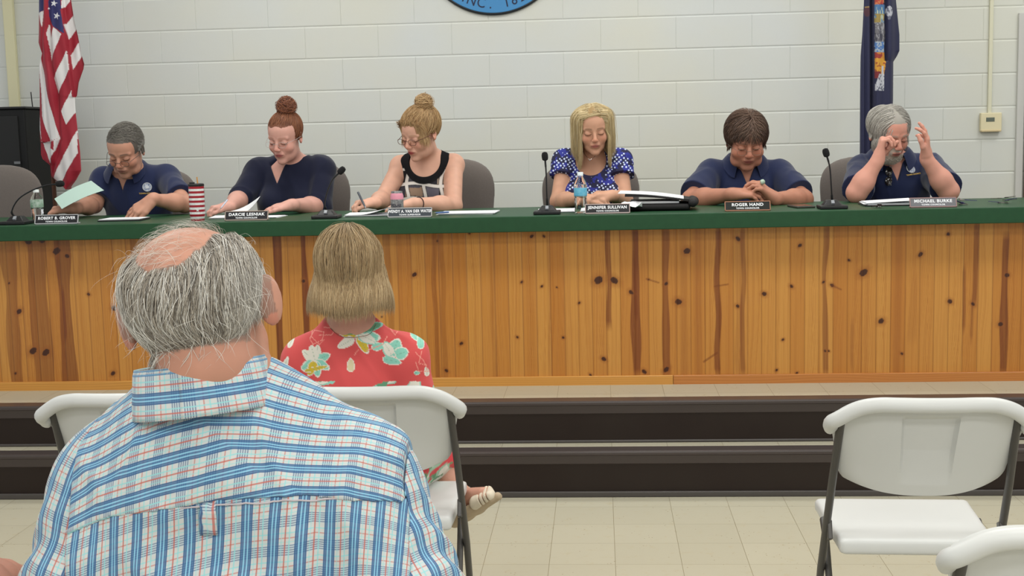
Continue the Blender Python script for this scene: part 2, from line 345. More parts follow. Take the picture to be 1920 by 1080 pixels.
    for (xa, ya, xb, yb, wd) in ((1340, 537, 1365, 533, 3), (1320, 678, 1344, 662, 4), (1212, 523, 1235, 530, 3), (1560, 535, 1577, 543, 3)):
        A = at(xa, ya, DY); B = at(xb, yb, DY); ax, az = B.x-A.x, B.z-A.z; t = np.clip(((X-A.x)*ax+(Z-A.z)*az)/(ax*ax+az*az), 0, 1); d = np.hypot(X-A.x-t*ax, Z-A.z-t*az)
        base = mixc(base, dark, np.clip((wd/428/2-d)/.003+.5, 0, 1)*.6)
    Y = DY+np.where(gd < .0035, (.0035-gd)*.8, 0)+np.where(np.abs(fr-.5)*bw < .0015, .0006, 0)
    base = mixc(base, lin(104, 58, 24)*np.ones_like(base), np.clip((.0022-gd)/.0015, 0, 1)*.5)
    V = np.stack([X, Y, Z], -1).reshape(-1, 3); I = np.arange(nx*nz).reshape(nx, nz)
    Fq = np.stack([I[:-1, :-1], I[1:, :-1], I[1:, 1:], I[:-1, 1:]], -1).reshape(-1, 4)
    me = np_mesh('front_panel', V, Fq, base.reshape(-1, 3))
    return link('front_panel', me, mat('varnished pine', attr='Col', rough=.34, spec=.4, coat=.15), desk, False, True)
pine_panel()
def strip_mesh(name, x0, x1, zb, zt, y, c1, c2, parent, seed):
    nx = int((x1-x0)/.004); nz = 12; X, Z = np.meshgrid(np.linspace(x0, x1, nx), np.linspace(zb, zt, nz), indexing='ij')
    g = np.sin((Z*560+vnoise(X*3, X*0, seed)*9+vnoise(X*1.1, Z*30, seed+1)*6))
    c = mixc(lin(*c1)*np.ones(X.shape+(3,)), lin(*c2)*np.ones(X.shape+(3,)), np.clip(g*.5+.3, 0, 1)*.6)
    V = np.stack([X, np.full_like(X, y), Z], -1).reshape(-1, 3); I = np.arange(nx*nz).reshape(nx, nz)
    Fq = np.stack([I[:-1, :-1], I[1:, :-1], I[1:, 1:], I[:-1, 1:]], -1).reshape(-1, 4); n0 = len(V)
    V2 = V.copy(); V2[:, 1] = y+.02; Vt = np.concatenate([V, V2]); T = I[:, -1]; top = np.stack([T[:-1], T[1:], T[1:]+n0, T[:-1]+n0], -1)
    E0 = I[0]; e = np.stack([E0[:-1], E0[1:], E0[1:]+n0, E0[:-1]+n0], -1)
    me = np_mesh(name, Vt, [np.concatenate([Fq, top, e])], np.concatenate([c.reshape(-1, 3)]*2))
    return link(name, me, MATS['varnished pine'], parent, False, True)
jx = at(1262, 720, DY).x
strip_mesh('base_trim', -3.1, jx-.001, ZD, ZD+.04, DY-.013, (204, 148, 72), (170, 108, 44), desk, 3)
strip_mesh('base_trim', jx+.001, 3.35, ZD, ZD+.04, DY-.0125, (186, 122, 62), (158, 92, 40), desk, 8)
# ================================================================== signed-distance sculpting -> one continuous surface
def rotm(ax, deg): return np.array(Matrix.Rotation(math.radians(deg), 3, ax))
class SDF:
    def __init__(s, h): s.h = h; s.ops = []; s.M = None; s.s = 1.0; s.inf = 0.0
    def frame(s, R=None, t=None, sc=1.0): s.M = None if R is None else (np.array(R, float), np.array(t, float)); s.s = sc; return s
    def _p(s, p):
        p = np.array(p, float)*(s.s if s.M else 1)
        return s.M[0] @ p+s.M[1] if s.M else p
    def cone(s, a, b, ra, rb, k=.012, mode='u', flat=None, grp=0):
        """flat: cut the far end flat (sleeve hems, trouser legs)"""
        q = s.s if s.M else 1; a, b = s._p(a), s._p(b); ra, rb = ra*q+s.inf, rb*q+s.inf; r = max(ra, rb)
        s.ops.append(('c', (a, b, ra, rb, flat), k*q, mode, np.minimum(a, b)-r, np.maximum(a, b)+r)); return s
    def chain(s, pts, rs, k=.01, mode='u'):
        for i in range(len(pts)-1): s.cone(pts[i], pts[i+1], rs[i], rs[i+1], k, mode)
        return s
    def ell(s, c, r, k=.012, mode='u', R=None):
        q = s.s if s.M else 1; c = s._p(c); r = np.array(r, float)*q+s.inf; R = np.eye(3) if R is None else np.array(R)
        if s.M: R = s.M[0] @ R
        s.ops.append(('e', (c, r, R), k*q, mode, c-r.max(), c+r.max())); return s
    def box(s, c, half, rad=.01, k=.01, mode='u', R=None):
        q = s.s if s.M else 1; c = s._p(c); hf = np.array(half, float)*q+s.inf; R = np.eye(3) if R is None else np.array(R)
        if s.M: R = s.M[0] @ R
        m = np.linalg.norm(hf); s.ops.append(('b', (c, hf, R, rad), k*q, mode, c-m, c+m)); return s
    def plane(s, p, n):
        """keep the side opposite to n"""
        p = s._p(p); n = np.array(n, float); n = s.M[0] @ n if s.M else n; s.ops.append(('p', (p, n/np.linalg.norm(n)), 0, 'i', None, None)); return s
    def fn(s, f, lo, hi, k=.008, mode='s'): s.ops.append(('f', f, k, mode, np.array(lo, float), np.array(hi, float))); return s
    def disp(s, f): s.ops.append(('d', f, 0, 'd', None, None)); return s
    def build(s, name, m, parent, cols=None, uv=None, lo=None, hi=None, world=True):
        L = np.min([o[4] for o in s.ops if o[3] == 'u'], axis=0)-.012; H = np.max([o[5] for o in s.ops if o[3] == 'u'], axis=0)+.012
        if lo is not None: L = np.maximum(L, lo)
        if hi is not None: H = np.minimum(H, hi)
        h = s.h; n = np.ceil((H-L)/h).astype(int)+1; D = np.full(tuple(n), 1.0, np.float32)
        ax = [(L[i]+h*np.arange(n[i])).astype(np.float32) for i in range(3)]
        for kind, a, k, mode, lo_, hi_ in s.ops:
            if kind == 'd':
                near = np.abs(D) < .05; ii = np.nonzero(near); D[ii] += a(ax[0][ii[0]], ax[1][ii[1]], ax[2][ii[2]]); continue
            if lo_ is None: sl = (slice(None),)*3
            else:
                pad = k+.02; i0 = np.clip(np.floor((lo_-pad-L)/h).astype(int), 0, n); i1 = np.clip(np.ceil((hi_+pad-L)/h).astype(int)+1, 0, n)
                if (i1 <= i0).any(): continue
                sl = tuple(slice(i0[i], i1[i]) for i in range(3))
            X, Y, Z = ax[0][sl[0]][:, None, None], ax[1][sl[1]][None, :, None], ax[2][sl[2]][None, None, :]
            if kind == 'c':
                A, B, ra, rb, flat = a; d = B-A; dd = max(d @ d, 1e-9); t0 = ((X-A[0])*d[0]+(Y-A[1])*d[1]+(Z-A[2])*d[2])/dd; t = np.clip(t0, 0, 1)
                v = np.sqrt((X-A[0]-t*d[0])**2+(Y-A[1]-t*d[1])**2+(Z-A[2]-t*d[2])**2)-(ra+(rb-ra)*t)
                if flat: v = np.maximum(v, (t0-1)*math.sqrt(dd))
            elif kind in 'eb':
                c, r, R = a[:3]; x, y, z = X-c[0], Y-c[1], Z-c[2]
                lx = x*R[0, 0]+y*R[1, 0]+z*R[2, 0]; ly = x*R[0, 1]+y*R[1, 1]+z*R[2, 1]; lz = x*R[0, 2]+y*R[1, 2]+z*R[2, 2]
                if kind == 'e':
                    k0 = np.sqrt((lx/r[0])**2+(ly/r[1])**2+(lz/r[2])**2); k1 = np.sqrt((lx/r[0]**2)**2+(ly/r[1]**2)**2+(lz/r[2]**2)**2)+1e-6; v = k0*(k0-1)/k1
                else:
                    rd = a[3]; qx, qy, qz = np.abs(lx)-r[0]+rd, np.abs(ly)-r[1]+rd, np.abs(lz)-r[2]+rd
                    v = np.sqrt(np.maximum(qx, 0)**2+np.maximum(qy, 0)**2+np.maximum(qz, 0)**2)+np.minimum(np.maximum(qx, np.maximum(qy, qz)), 0)-rd
            elif kind == 'p':
                p, nn = a; v = (X-p[0])*nn[0]+(Y-p[1])*nn[1]+(Z-p[2])*nn[2]; D[sl] = np.maximum(D[sl], v); continue
            else: v = a(X, Y, Z)
            o = D[sl]; v = v.astype(np.float32)
            if mode == 'u':
                if k > 0: hh = np.maximum(k-np.abs(o-v), 0)/k; D[sl] = np.minimum(o, v)-hh*hh*k*.25
                else: D[sl] = np.minimum(o, v)
            elif mode == 's':
                if k > 0: hh = np.maximum(k-np.abs(o+v), 0)/k; D[sl] = np.maximum(o, -v)+hh*hh*k*.25
                else: D[sl] = np.maximum(o, -v)
            else: D[sl] = np.maximum(o, v)
        D[0] = D[-1] = 1e-3; D[:, 0] = D[:, -1] = 1e-3; D[:, :, 0] = D[:, :, -1] = 1e-3
        S = D < 0; c = [S[i:S.shape[0]-1+i, j:S.shape[1]-1+j, k_:S.shape[2]-1+k_] for i in (0, 1) for j in (0, 1) for k_ in (0, 1)]
        an = c[0].copy(); al = c[0].copy()
        for q in c[1:]: an |= q; al &= q
        cell = an & ~al; I = np.nonzero(cell); N = len(I[0]); idx = np.full(cell.shape, -1, np.int32); idx[I] = np.arange(N)
        P = np.zeros((N, 3)); cnt = np.zeros(N); g = lambda i, j, k_: D[I[0]+i, I[1]+j, I[2]+k_]
        cor = {(i, j, k_): g(i, j, k_) for i in (0, 1) for j in (0, 1) for k_ in (0, 1)}
        for a_ in range(3):
            for u_ in (0, 1):
                for v_ in (0, 1):
                    p0 = [u_, v_]; p0.insert(a_, 0); p1 = [u_, v_]; p1.insert(a_, 1); d0 = cor[tuple(p0)]; d1 = cor[tuple(p1)]; x = (d0 < 0) != (d1 < 0)
                    t = d0/(d0-d1+1e-12); e = np.array(p0, float)[None, :].repeat(N, 0); e[:, a_] = t; P[x] += e[x]; cnt[x] += 1
        P /= cnt[:, None]; V = L+h*(np.stack(I, 1)+P); Fs = []
        for a_ in range(3):
            s0 = [slice(1, -1)]*3; s1 = [slice(1, -1)]*3; s0[a_] = slice(0, -1); s1[a_] = slice(1, None); A_ = S[tuple(s0)]; B_ = S[tuple(s1)]; E = np.nonzero(A_ != B_)
            base = [E[i]+(0 if i == a_ else 1) for i in range(3)]; b_, c_ = [(1, 2), (2, 0), (0, 1)][a_]
            def nb(db, dc):
                q = list(base); q[b_] = q[b_]-db; q[c_] = q[c_]-dc; return idx[q[0], q[1], q[2]]
            quad = np.stack([nb(1, 1), nb(0, 1), nb(0, 0), nb(1, 0)], 1); fl = B_[E]; quad[fl] = quad[fl][:, ::-1]; Fs.append(quad)
        Fq = np.concatenate(Fs); Fq = Fq[(Fq >= 0).all(1)]
        # light tangential smoothing
        for _ in range(2):
            acc = np.zeros_like(V); ct = np.zeros(N)
            for i in range(4):
                np.add.at(acc, Fq[:, i], V[Fq[:, (i+1) % 4]]+V[Fq[:, (i+3) % 4]]); np.add.at(ct, Fq[:, i], 2)
            V = V*.55+.45*acc/np.maximum(ct, 1)[:, None]
        C = cols(V) if cols else None; U = uv(V) if uv else None
        s.V = V
        return link(name, np_mesh(name, V, Fq, C, U), m, parent, True, world)
# ------------------------------------------------------------------ strands
def ribbon_strands(name, P, wid, cols, m, parent, outward):
    """P (N,S,3) world points, wid (N,), cols (N,3), outward (N,S,3)"""
    N, S, _ = P.shape; T = np.gradient(P, axis=1); T /= np.linalg.norm(T, axis=2, keepdims=True)+1e-9
    O = outward-(outward*T).sum(2, keepdims=True)*T; O /= np.linalg.norm(O, axis=2, keepdims=True)+1e-9; B = np.cross(T, O)
    tp = np.interp(np.linspace(0, 1, S), [0, .15, .7, 1], [.7, 1, .85, .12]); w_ = (wid[:, None]*tp[None])[..., None]
    V = np.stack([P+B*w_*.5, P+O*w_*.3, P-B*w_*.5], 2).reshape(-1, 3); n = np.arange(N)[:, None, None]*S*3; i = np.arange(S-1)[None, :, None]*3; j = np.arange(3)[None, None, :]; j2 = (j+1) % 3
    Fq = np.stack([n+i+j, n+i+3+j, n+i+3+j2, n+i+j2], -1).reshape(-1, 4); C = np.repeat(cols, S*3, 0)
    return link(name, np_mesh(name, V, Fq, C), m, parent, True, True)
def M_hair(): return mat('hair', attr='Col', rough=.42, spec=.35, sheen=.1)
class Head:
    """head in a local frame: x = wearer's left, -y = face, z = up, about .235 tall"""
    def __init__(s, c, yaw=0, pitch=0, roll=0, sc=1.0, wx=1.0):
        R = rotm('Z', yaw) @ rotm('Y', roll) @ rotm('X', pitch); s.R = R; s.c = np.array(c, float); s.s = sc; s.wx = wx
    def W(s, p): return np.asarray(p) @ s.R.T*s.s+s.c
    def Lo(s, P): return (np.asarray(P)-s.c) @ s.R/s.s
    def sculpt(s, S, neck, male=True, jaw=1.0, nose=1.0, eyes_open=False, fat=0, nr=None, ear=0, earz=0):
        S.frame(s.R, s.c, s.s); x = s.wx
        S.ell((0, .016, .036), (.075*x, .094, .08), 0); S.ell((0, -.022, .03), (.066*x, .07, .068), .02)
        S.ell((0, -.026, -.035), (.06*x+fat, .062, .078), .02)
        S.ell((0, -.03, -.078), (.05*jaw*x+fat, .05, .036), .02); S.ell((0, -.074, -.1), (.02*jaw, .018, .016), .02)
        for q in (-1, 1):
            S.ell((q*.04*x, -.058, -.032), (.023+fat, .024, .024), .018)
            if male: S.ell((q*.045*x, -.035, -.085), (.018, .03, .018), .016)
            S.cone((q*.012, -.0855, .02), (q*.046*x, -.07, .018), .0098 if male else .0055, .0075, .01)
            S.ell((q*.031, -.1, .0), (.017, .017, .0115), .012, 's')
            S.ell((q*.031, -.0755, -.001), (.0165, .0145, .0125), .003)
            S.ell((q*(.077*x+ear), .012, -.006+earz), (.009, .02, .031+ear*.3), .006, R=rotm('X', -10) @ rotm('Z', q*(22+ear*1500))); S.ell((q*(.085*x+ear), .004, -.002+earz), (.005, .009, .018), .006, 's') if not ear else None
            S.ell((q*.0105*nose, -.101, -.033), (.0075, .009, .0065), .006)
        S.cone((0, -.084, .014), (0, -.104-.004*nose, -.025), .0068, .0098*nose, .009); S.ell((0, -.108, -.029), (.0095*nose, .009, .0085), .006)
        S.ell((0, -.084, -.06), (.024, .012, .016), .012); S.ell((0, -.0935, -.0565), (.02, .0065, .0048), .005); S.ell((0, -.0925, -.0665), (.0165, .0068, .0052), .005)
        S.cone((-.024, -.089, -.0615), (.024, -.089, -.0615), .0022, .0022, .003, 's') if False else None
        S.frame(); nr = nr or (.054 if male else .046)
        S.cone(s.W((0, .018, -.055)), neck, nr*s.s, (nr+.008)*s.s, .03)
    def colors(s, P, skin, lip, brow, hair=None, hmask=None, beard=None, bmask=None, blush=.18, browk=.8, stubble=0):
        q = s.Lo(P); x, y, z = q.T; C = np.ones((len(P), 3))*lin(*skin); inh = (np.abs(x) < .1) & (np.abs(y) < .13) & (z > -.13) & (z < .13)
        nz = (vnoise(P[:, 0]*40, P[:, 2]*40+P[:, 1]*40, 3)-.5); C *= (1+.10*nz)[:, None]
        red = lin(min(skin[0]+4, 255), skin[1]*.80, skin[2]*.78)
        ck = np.exp(-(((np.abs(x)-.042)/.02)**2+((z+.028)/.02)**2))*(y < -.04)+np.exp(-((x/.014)**2+((z+.028)/.014)**2))*(y < -.09)+.8*(np.abs(x) > .077)*(z < .03)*(z > -.045)
        C = np.where(inh[:, None], mixc(C, red*np.ones_like(C), blush*2*np.clip(ck, 0, 1)), C)
        f = (y < -.05) & inh
        lp = np.clip(1.4-np.sqrt((x/.0225)**2+((z+.0615)/.0098)**2)*1.25, 0, 1)*f*(y < -.082); C = mixc(C, lin(*lip)*np.ones_like(C), lp*1.4)
        ml = np.exp(-((z+.0612+.06*np.abs(x))/.0017)**2)*(np.abs(x) < .021)*f; C = mixc(C, lin(lip[0]*.5, lip[1]*.4, lip[2]*.4)*np.ones_like(C), ml*.8)
        bl = np.exp(-((z-.0235+((np.abs(x)-.026)/.03)**2*.007)/.0036)**2)*np.clip((np.abs(x)-.010)/.004, 0, 1)*np.clip((.05-np.abs(x))/.008, 0, 1)*f; C = mixc(C, lin(*brow)*np.ones_like(C), bl*browk)
        el = np.exp(-((z+.0085-((np.abs(x)-.031)/.016)**2*.0045)/.0021)**2)*(np.abs(np.abs(x)-.031) < .0165)*f; C = mixc(C, lin(48, 32, 28)*np.ones_like(C), el*.85)
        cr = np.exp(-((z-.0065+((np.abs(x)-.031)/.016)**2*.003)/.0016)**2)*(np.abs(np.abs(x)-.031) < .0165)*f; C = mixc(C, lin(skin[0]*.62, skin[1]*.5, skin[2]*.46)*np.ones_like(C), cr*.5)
        nl = np.exp(-((np.abs(x)-.019-(-.035-z)*.42)/.0022)**2)*(z < -.03)*(z > -.066)*f; C = mixc(C, lin(skin[0]*.72, skin[1]*.62, skin[2]*.58)*np.ones_like(C), nl*.35)  # nasolabial fold shading painted into the skin colour
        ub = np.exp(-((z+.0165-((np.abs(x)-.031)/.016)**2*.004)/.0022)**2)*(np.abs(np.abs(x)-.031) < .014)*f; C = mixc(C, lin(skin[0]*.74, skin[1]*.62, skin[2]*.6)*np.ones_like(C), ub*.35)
        if stubble: sb_ = ((z < -.045) & (y < .0))*np.clip((-.045-z)/.02, 0, 1)*(lp < .2); C = mixc(C, lin(skin[0]*.74, skin[1]*.74, skin[2]*.76)*np.ones_like(C), sb_*inh*stubble)
        if beard is not None: C = mixc(C, lin(*beard)*np.ones_like(C), bmask(x, y, z)*inh)
        if hair is not None: C = mixc(C, lin(*hair)*np.ones_like(C), hmask(x, y, z)*inh)
        return C
    def hair(s, name, parent, n, mask, dirf, length, steps, lift, width, c1, c2, seed=1, extra=((0, -.03, -.045, .066, .068, .082),), grav=0, jit=.15, light=None, root=None, wave=0, cling=.55, part=0):
        """strands rooted on the scalp where mask holds, combed along dirf"""
        r = np.random.default_rng(seed); E = [(0, .016, .036, .075*s.wx, .094, .08)]+list(extra); pts = np.zeros((0, 3))
        if root is not None: pts = root(r, n)
        else:
            while len(pts) < n:
                d = r.normal(size=(n, 3)); d /= np.linalg.norm(d, axis=1)[:, None]; p = np.array(E[0][:3])+d*np.array(E[0][3:])
                pts = np.concatenate([pts, p[r.random(n) < mask(*p.T)]])
        p = pts[:n].copy(); Ln = length(*p.T, r) if callable(length) else np.full(n, length); lf = r.uniform(lift[0], lift[1], n); jd = r.normal(size=(n, 3))*jit; g = s.R.T @ np.array([0, 0, -1.0])
        c0 = np.array([0, .01, .0]); out = [p.copy()]; st = Ln/(steps-1); ph = r.uniform(0, 6.28, n)
        for i in range(1, steps):
            t = i/(steps-1); d = dirf(*p.T, t)+jd*(1-.3*t)+g*grav*t; d /= np.linalg.norm(d, axis=1)[:, None]+1e-9; 
            if cling:
                v = p-np.array(E[0][:3]); nn = v/np.array(E[0][3:])**2; nn /= np.linalg.norm(nn, axis=1)[:, None]; dn = np.clip((d*nn).sum(1), 0, 9); d = d-nn*dn[:, None]*min(1, cling*1.6)
            if part:
                w_ = ((p[:, 1] < -.0) & (np.abs(p[:, 0]) < part) & (p[:, 2] < .098))*1.0; d[:, 0] += np.sign(pts[:n, 0]+1e-4)*w_*3.6; d[:, 1] += w_*.5
            d /= np.linalg.norm(d, axis=1)[:, None]+1e-9
            p = p+d*st[:, None]
            if wave: p = p+wave*np.stack([np.sin(ph+t*9), np.cos(ph+t*9), 0*ph], 1)
            if cling:
                best = np.full(n, 9.0); bi_ = np.zeros(n, int)
                for ei, e in enumerate(E):
                    kk = np.sqrt((((p-np.array(e[:3]))/np.array(e[3:]))**2).sum(1))-1-lf/np.mean(e[3:]); q_ = kk < best; best[q_] = kk[q_]; bi_[q_] = ei
                for ei, e in enumerate(E):
                    q_ = (bi_ == ei) & (best > 0)
                    if q_.any():
                        v = p[q_]-np.array(e[:3]); kk = np.sqrt(((v/np.array(e[3:]))**2).sum(1)); tg = 1+lf[q_]/np.mean(e[3:]); p[q_] = np.array(e[:3])+v*((tg/kk)*cling+1*(1-cling))[:, None]
            for e in E:
                v = (p-np.array(e[:3])); rr = np.array(e[3:])+0; k = np.sqrt(((v/rr)**2).sum(1)); m_ = rr.mean(); tgt = 1+lf*min(1, t*2.2+.12)/m_
                pu = k < tgt; p[pu] = np.array(e[:3])+v[pu]*(tgt[pu]/k[pu])[:, None]
            out.append(p.copy())
        Q = np.stack(out, 1); O = Q-c0; Q = s.W(Q); O = O @ s.R.T; u = np.clip(r.normal(.5, .3, n), 0, 1); C = mixc(lin(*c1)*np.ones((n, 3)), lin(*c2)*np.ones((n, 3)), u)
        if light is not None: C = light(pts[:n], C, r)
        return ribbon_strands(name, Q, width*.78*s.s*r.uniform(.6, 1.3, n), C, M_hair(), parent, O)
    def glasses(s, parent, m, w_=.021, h_=.0145, z=-.004, y=-.106, r=.0012, shape=2.6, lens=True):
        g = MB(); W = lambda p: Vector(s.W(np.array(p)))
        for q in (-1, 1):
            pts = []
            for a in np.linspace(0, 2*PI, 29):
                cx, sz = math.cos(a), math.sin(a); pts.append(W((q*.033+math.copysign(abs(cx)**(2/shape), cx)*w_, y+.05*abs(q*.033+w_*cx)**1.5*2, z+math.copysign(abs(sz)**(2/shape), sz)*h_)))
            pts.append(pts[1]); g.tube(pts, r, 6, cap=False)
            g.tube([W((q*.055, y+.006, z+.006)), W((q*.079*s.wx+q*.003, -.03, z+.006)), W((q*.081*s.wx+q*.003, .01, z+.004)), W((q*.08*s.wx, .022, z-.012))], r, 6)
        g.tube([W((-.012, y, z+.003)), W((0, y-.003, z+.006)), W((.012, y, z+.003))], r, 6)
        o = g.build('eyeglasses', m, parent, smooth=True, world=True)
        return o
def unit(v): v = np.array(v, float); return v/np.linalg.norm(v)
def hand(S, wr, F, N, T, sc=1.0, curl=(25, 30, 35, 40), spread=4, thumb=(.7, .55, .25), tcurl=20, k=.0045, dip=.8):
    """wr wrist, F finger direction, N palm-facing direction, T thumb side"""
    F = unit(F); N = np.array(N, float); N = unit(N-F*(N @ F)); T0 = np.cross(F, N); T = T0 if T0 @ np.array(T, float) > 0 else -T0; wr = np.array(wr, float); L = sc
    tips = []
    S.cone(wr-F*.01, wr+F*.03*L, .024*L, .025*L, .02)
    offs = [.029, .0095, -.0105, -.028]; kn = [.090, .094, .088, .078]; ln = [.070, .078, .072, .056]; rd = [.0092, .0094, .009, .008]
    for i in range(4):
        K = wr+F*kn[i]*L+T*offs[i]*L-N*.004*L; S.cone(wr+F*.02*L+T*offs[i]*.5*L, K, .0165*L, .0118*L, .012)
        ang = math.radians(spread)*(1.5-i)*-1; D0 = F*math.cos(ang)-T*math.sin(ang); p = K; a = 0
        c = curl[i] if hasattr(curl, '__len__') else curl
        for j, fr in enumerate((.44, .31, .25)):
            a += math.radians(c*(1, 1.05, dip)[j]); d = D0*math.cos(a)+N*math.sin(a); q = p+d*ln[i]*fr*L
            S.cone(p, q, rd[i]*L*(1, .93, .86)[j], rd[i]*L*(.93, .86, .74)[j], k); p = q
        tips.append(p)
    b0 = wr+F*.022*L+T*.02*L+N*.006*L; d = unit(F*thumb[0]+T*thumb[1]+N*thumb[2]); p1 = b0+d*.044*L; S.cone(b0, p1, .0165*L, .0125*L, .014)
    tc = math.radians(tcurl); ax = np.cross(d, -T*.6+N*.2+F*.2); ax = unit(ax); rot = lambda v, a: v*math.cos(a)+np.cross(ax, v)*math.sin(a)+ax*(ax @ v)*(1-math.cos(a))
    d1 = rot(d, tc); p2 = p1+d1*.032*L; S.cone(p1, p2, .0118*L, .0105*L, .005); d2 = rot(d1, tc*.8); p3 = p2+d2*.025*L; S.cone(p2, p3, .0105*L, .0088*L, .005)
    return tips+[p3]
def arm(S, sh, el, wr, r=1.0, inf=0):
    sh, el, wr = [np.array(p, float) for p in (sh, el, wr)]
    S.ell(sh, (.050*r,)*3, .03); S.cone(sh, el, .048*r, .041*r, .02); S.cone(el, el+(wr-el)*.35, .041*r, .043*r, .02); S.cone(el+(wr-el)*.3, wr, .043*r, .0265*r**.5, .02)
def torso(S, neck, sl, sr, pel, dep=.12, belly=0, chest=0, k=.045):
    neck, sl, sr, pel = [np.array(p, float) for p in (neck, sl, sr, pel)]; mid = (sl+sr)/2; hw = np.linalg.norm(sl-sr)/2; axs = unit(mid-pel); sx = unit(sr-sl); yy = np.cross(axs, sx); R = np.stack([sx, yy, axs], 1); Ln = np.linalg.norm(mid-pel)
    for q in (sl, sr): S.cone(neck-axs*.004, q-axs*.002, .056, .048, .05)
    S.ell(mid-axs*.12, (hw*.98, dep, .19), k, R=R); S.ell(mid-axs*.3+(-yy)*0, (hw*.88+belly*.5, dep+belly*.3, .2), k, R=R); S.ell(pel+axs*.08, (hw*.9+belly*.6, dep+.01+belly*.4, .16), k, R=R)
    if belly: S.ell(mid-axs*.33+np.array([0, -1, 0])*belly*.5, (hw*.8, dep+belly*.4, .17), k, R=R)
    if chest:
        for q in (-1, 1): S.ell(mid-axs*.16+sx*q*.075-np.array([0, 1, 0])*(dep*.75), (.068, .05+chest, .066), .035)
def skin_mat(): return mat('skin', attr='Col', rough=.5, spec=.35, sss=.06)
# ================================================================== COUNCIL MEMBERS
def dk(px, Y, h=0.0):
    p = at(px, 395, Y); return Vector((p.x, Y, ZT+h))
def pix(V):
    v = np.asarray(V)-np.array([0, 0, CAM_Z]); wz = v @ np.array(fw)
    return np.stack([960+F_PX*(v @ np.array(rt))/wz, 540-F_PX*(v @ np.array(up))/wz], -1), wz
def on_surface(V, px, py, r=5):
    P, wz = pix(V); d = np.hypot(P[:, 0]-px, P[:, 1]-py); k = np.nonzero(d < r)[0]
    if len(k) == 0: k = np.array([d.argmin()])
    k = k[wz[k] < wz[k].min()+.03]; c = V[k].mean(0); nb = V[np.linalg.norm(V-c, axis=1) < .016]
    if len(nb) < 5: return Vector(c), Vector((0, -1, 0))
    n = np.linalg.svd(nb-nb.mean(0))[2][2]; n = n if n[1] < 0 else -n
    return Vector(c), Vector(n)
def face_frame(n, roll=0):
    n = Vector(n).normalized(); x = Vector((0, 0, 1)).cross(n).normalized(); z = n.cross(x)
    return (Matrix((x, z, n)).transposed() @ Matrix.Rotation(roll, 3, 'Z'))     # local z = outward, local y = up
def emblem(V, px, py, parent, roll=0):
    c, n = on_surface(V, px, py); R = face_frame(n, roll); M_W = mat('emblem white thread', srgb(196, 200, 206), .7); M_G = mat('gold thread', srgb(196, 160, 60), .6)
    g = MB(); g.tube([c+n*.003+R @ Vector((.0215*math.cos(t), .0215*math.sin(t), 0)) for t in np.linspace(0, 2*PI, 31)], .0018, 6, cap=False); g.build('emblem_ring', M_W, parent, world=True)
    f = MB(); f.lathe([(.0005, .0), (.019, 0), (.019, .002), (.0005, .002)], c+n*.0015, 28, R); q = f.build('emblem', mat('emblem blue', srgb(92, 108, 140), .7, noise=(160, srgb(200, 205, 215), .9)), parent, world=True)
    b = MB(); b.add([c+n*.005+R @ Vector((a*.001, bb*.001, 0)) for a, bb in ((-11, 3), (0, 9), (11, 3), (6, -8), (-6, -8))], [(0, 1, 2, 3, 4)]); b.build('emblem_mark', M_W, parent, world=True)
    Mx = Matrix.Translation(c+n*.006+R @ Vector((0, -.033, 0))) @ R.to_4x4()
    t = text_mesh('TOWN COUNCIL', .0105, 'emblem_text', M_G, parent, Mx, extrude=.0004, bold=.0002); t.matrix_parent_inverse = MW(parent).inverted()
def legs(root, pel, m, kneeY, sp=.1):
    S = SDF(.012); p = np.array(pel)
    for q in (-1, 1):
        hp = p+np.array([q*.09, 0, .0]); kn = np.array([p[0]+q*(.1+sp*.4), kneeY, p[2]+.02]); ft = np.array([kn[0], kneeY+.05, ZD+.04])
        S.cone(hp, kn, .085, .062, .03); S.cone(kn, ft, .062, .05, .02)
    S.ell(p+np.array([0, .02, .03]), (.18, .13, .1), .04); S.build('trousers', m, root)
M_NAVY = None
def polo_collar(parent, m, c, R, r=.064, op=.75, h=.026, drop=.045, out=.04):
    c = Vector(c); R = Matrix(R.tolist()) if not isinstance(R, Matrix) else R; rows = []
    for th in np.linspace(op, 2*PI-op, 40):
        a = th-PI/2; fr = math.exp(-(min(th-op, 2*PI-op-th)/.5)**2)       # 1 at the collar points
        d = Vector((math.cos(a), math.sin(a)*1.02, 0)); pts = []
        for t in np.linspace(0, 1, 7):
            if t < .4: q = d*(r+.004*t)+Vector((0, 0, h*t/.4-.012*fr))
            else:
                u = (t-.4)/.6; q = d*(r+.004+(out+.012*fr)*u**1.0)+Vector((0, 0, h-.012*fr-(drop+.03*fr)*u**1.2))
            pts.append(c+R @ q)
        rows.append(pts)
    return MB().sheet(rows, .0022).build('collar', m, parent, smooth=True, world=True)
def shirt_noise(seed, a1=.004, a2=.0016):
    n1, n2, n3 = Noise(seed), Noise(seed+50), Noise(seed+90, 5)
    return lambda x, y, z: (n1(x, y, z*.6, 26)*a1*1.2+n2(x, y*1.0, z*.8, 75)*a2-a1*.9*np.exp(-(n3(x*1.3, y, z*.9, 24)/.14)**2)).astype(np.float32)
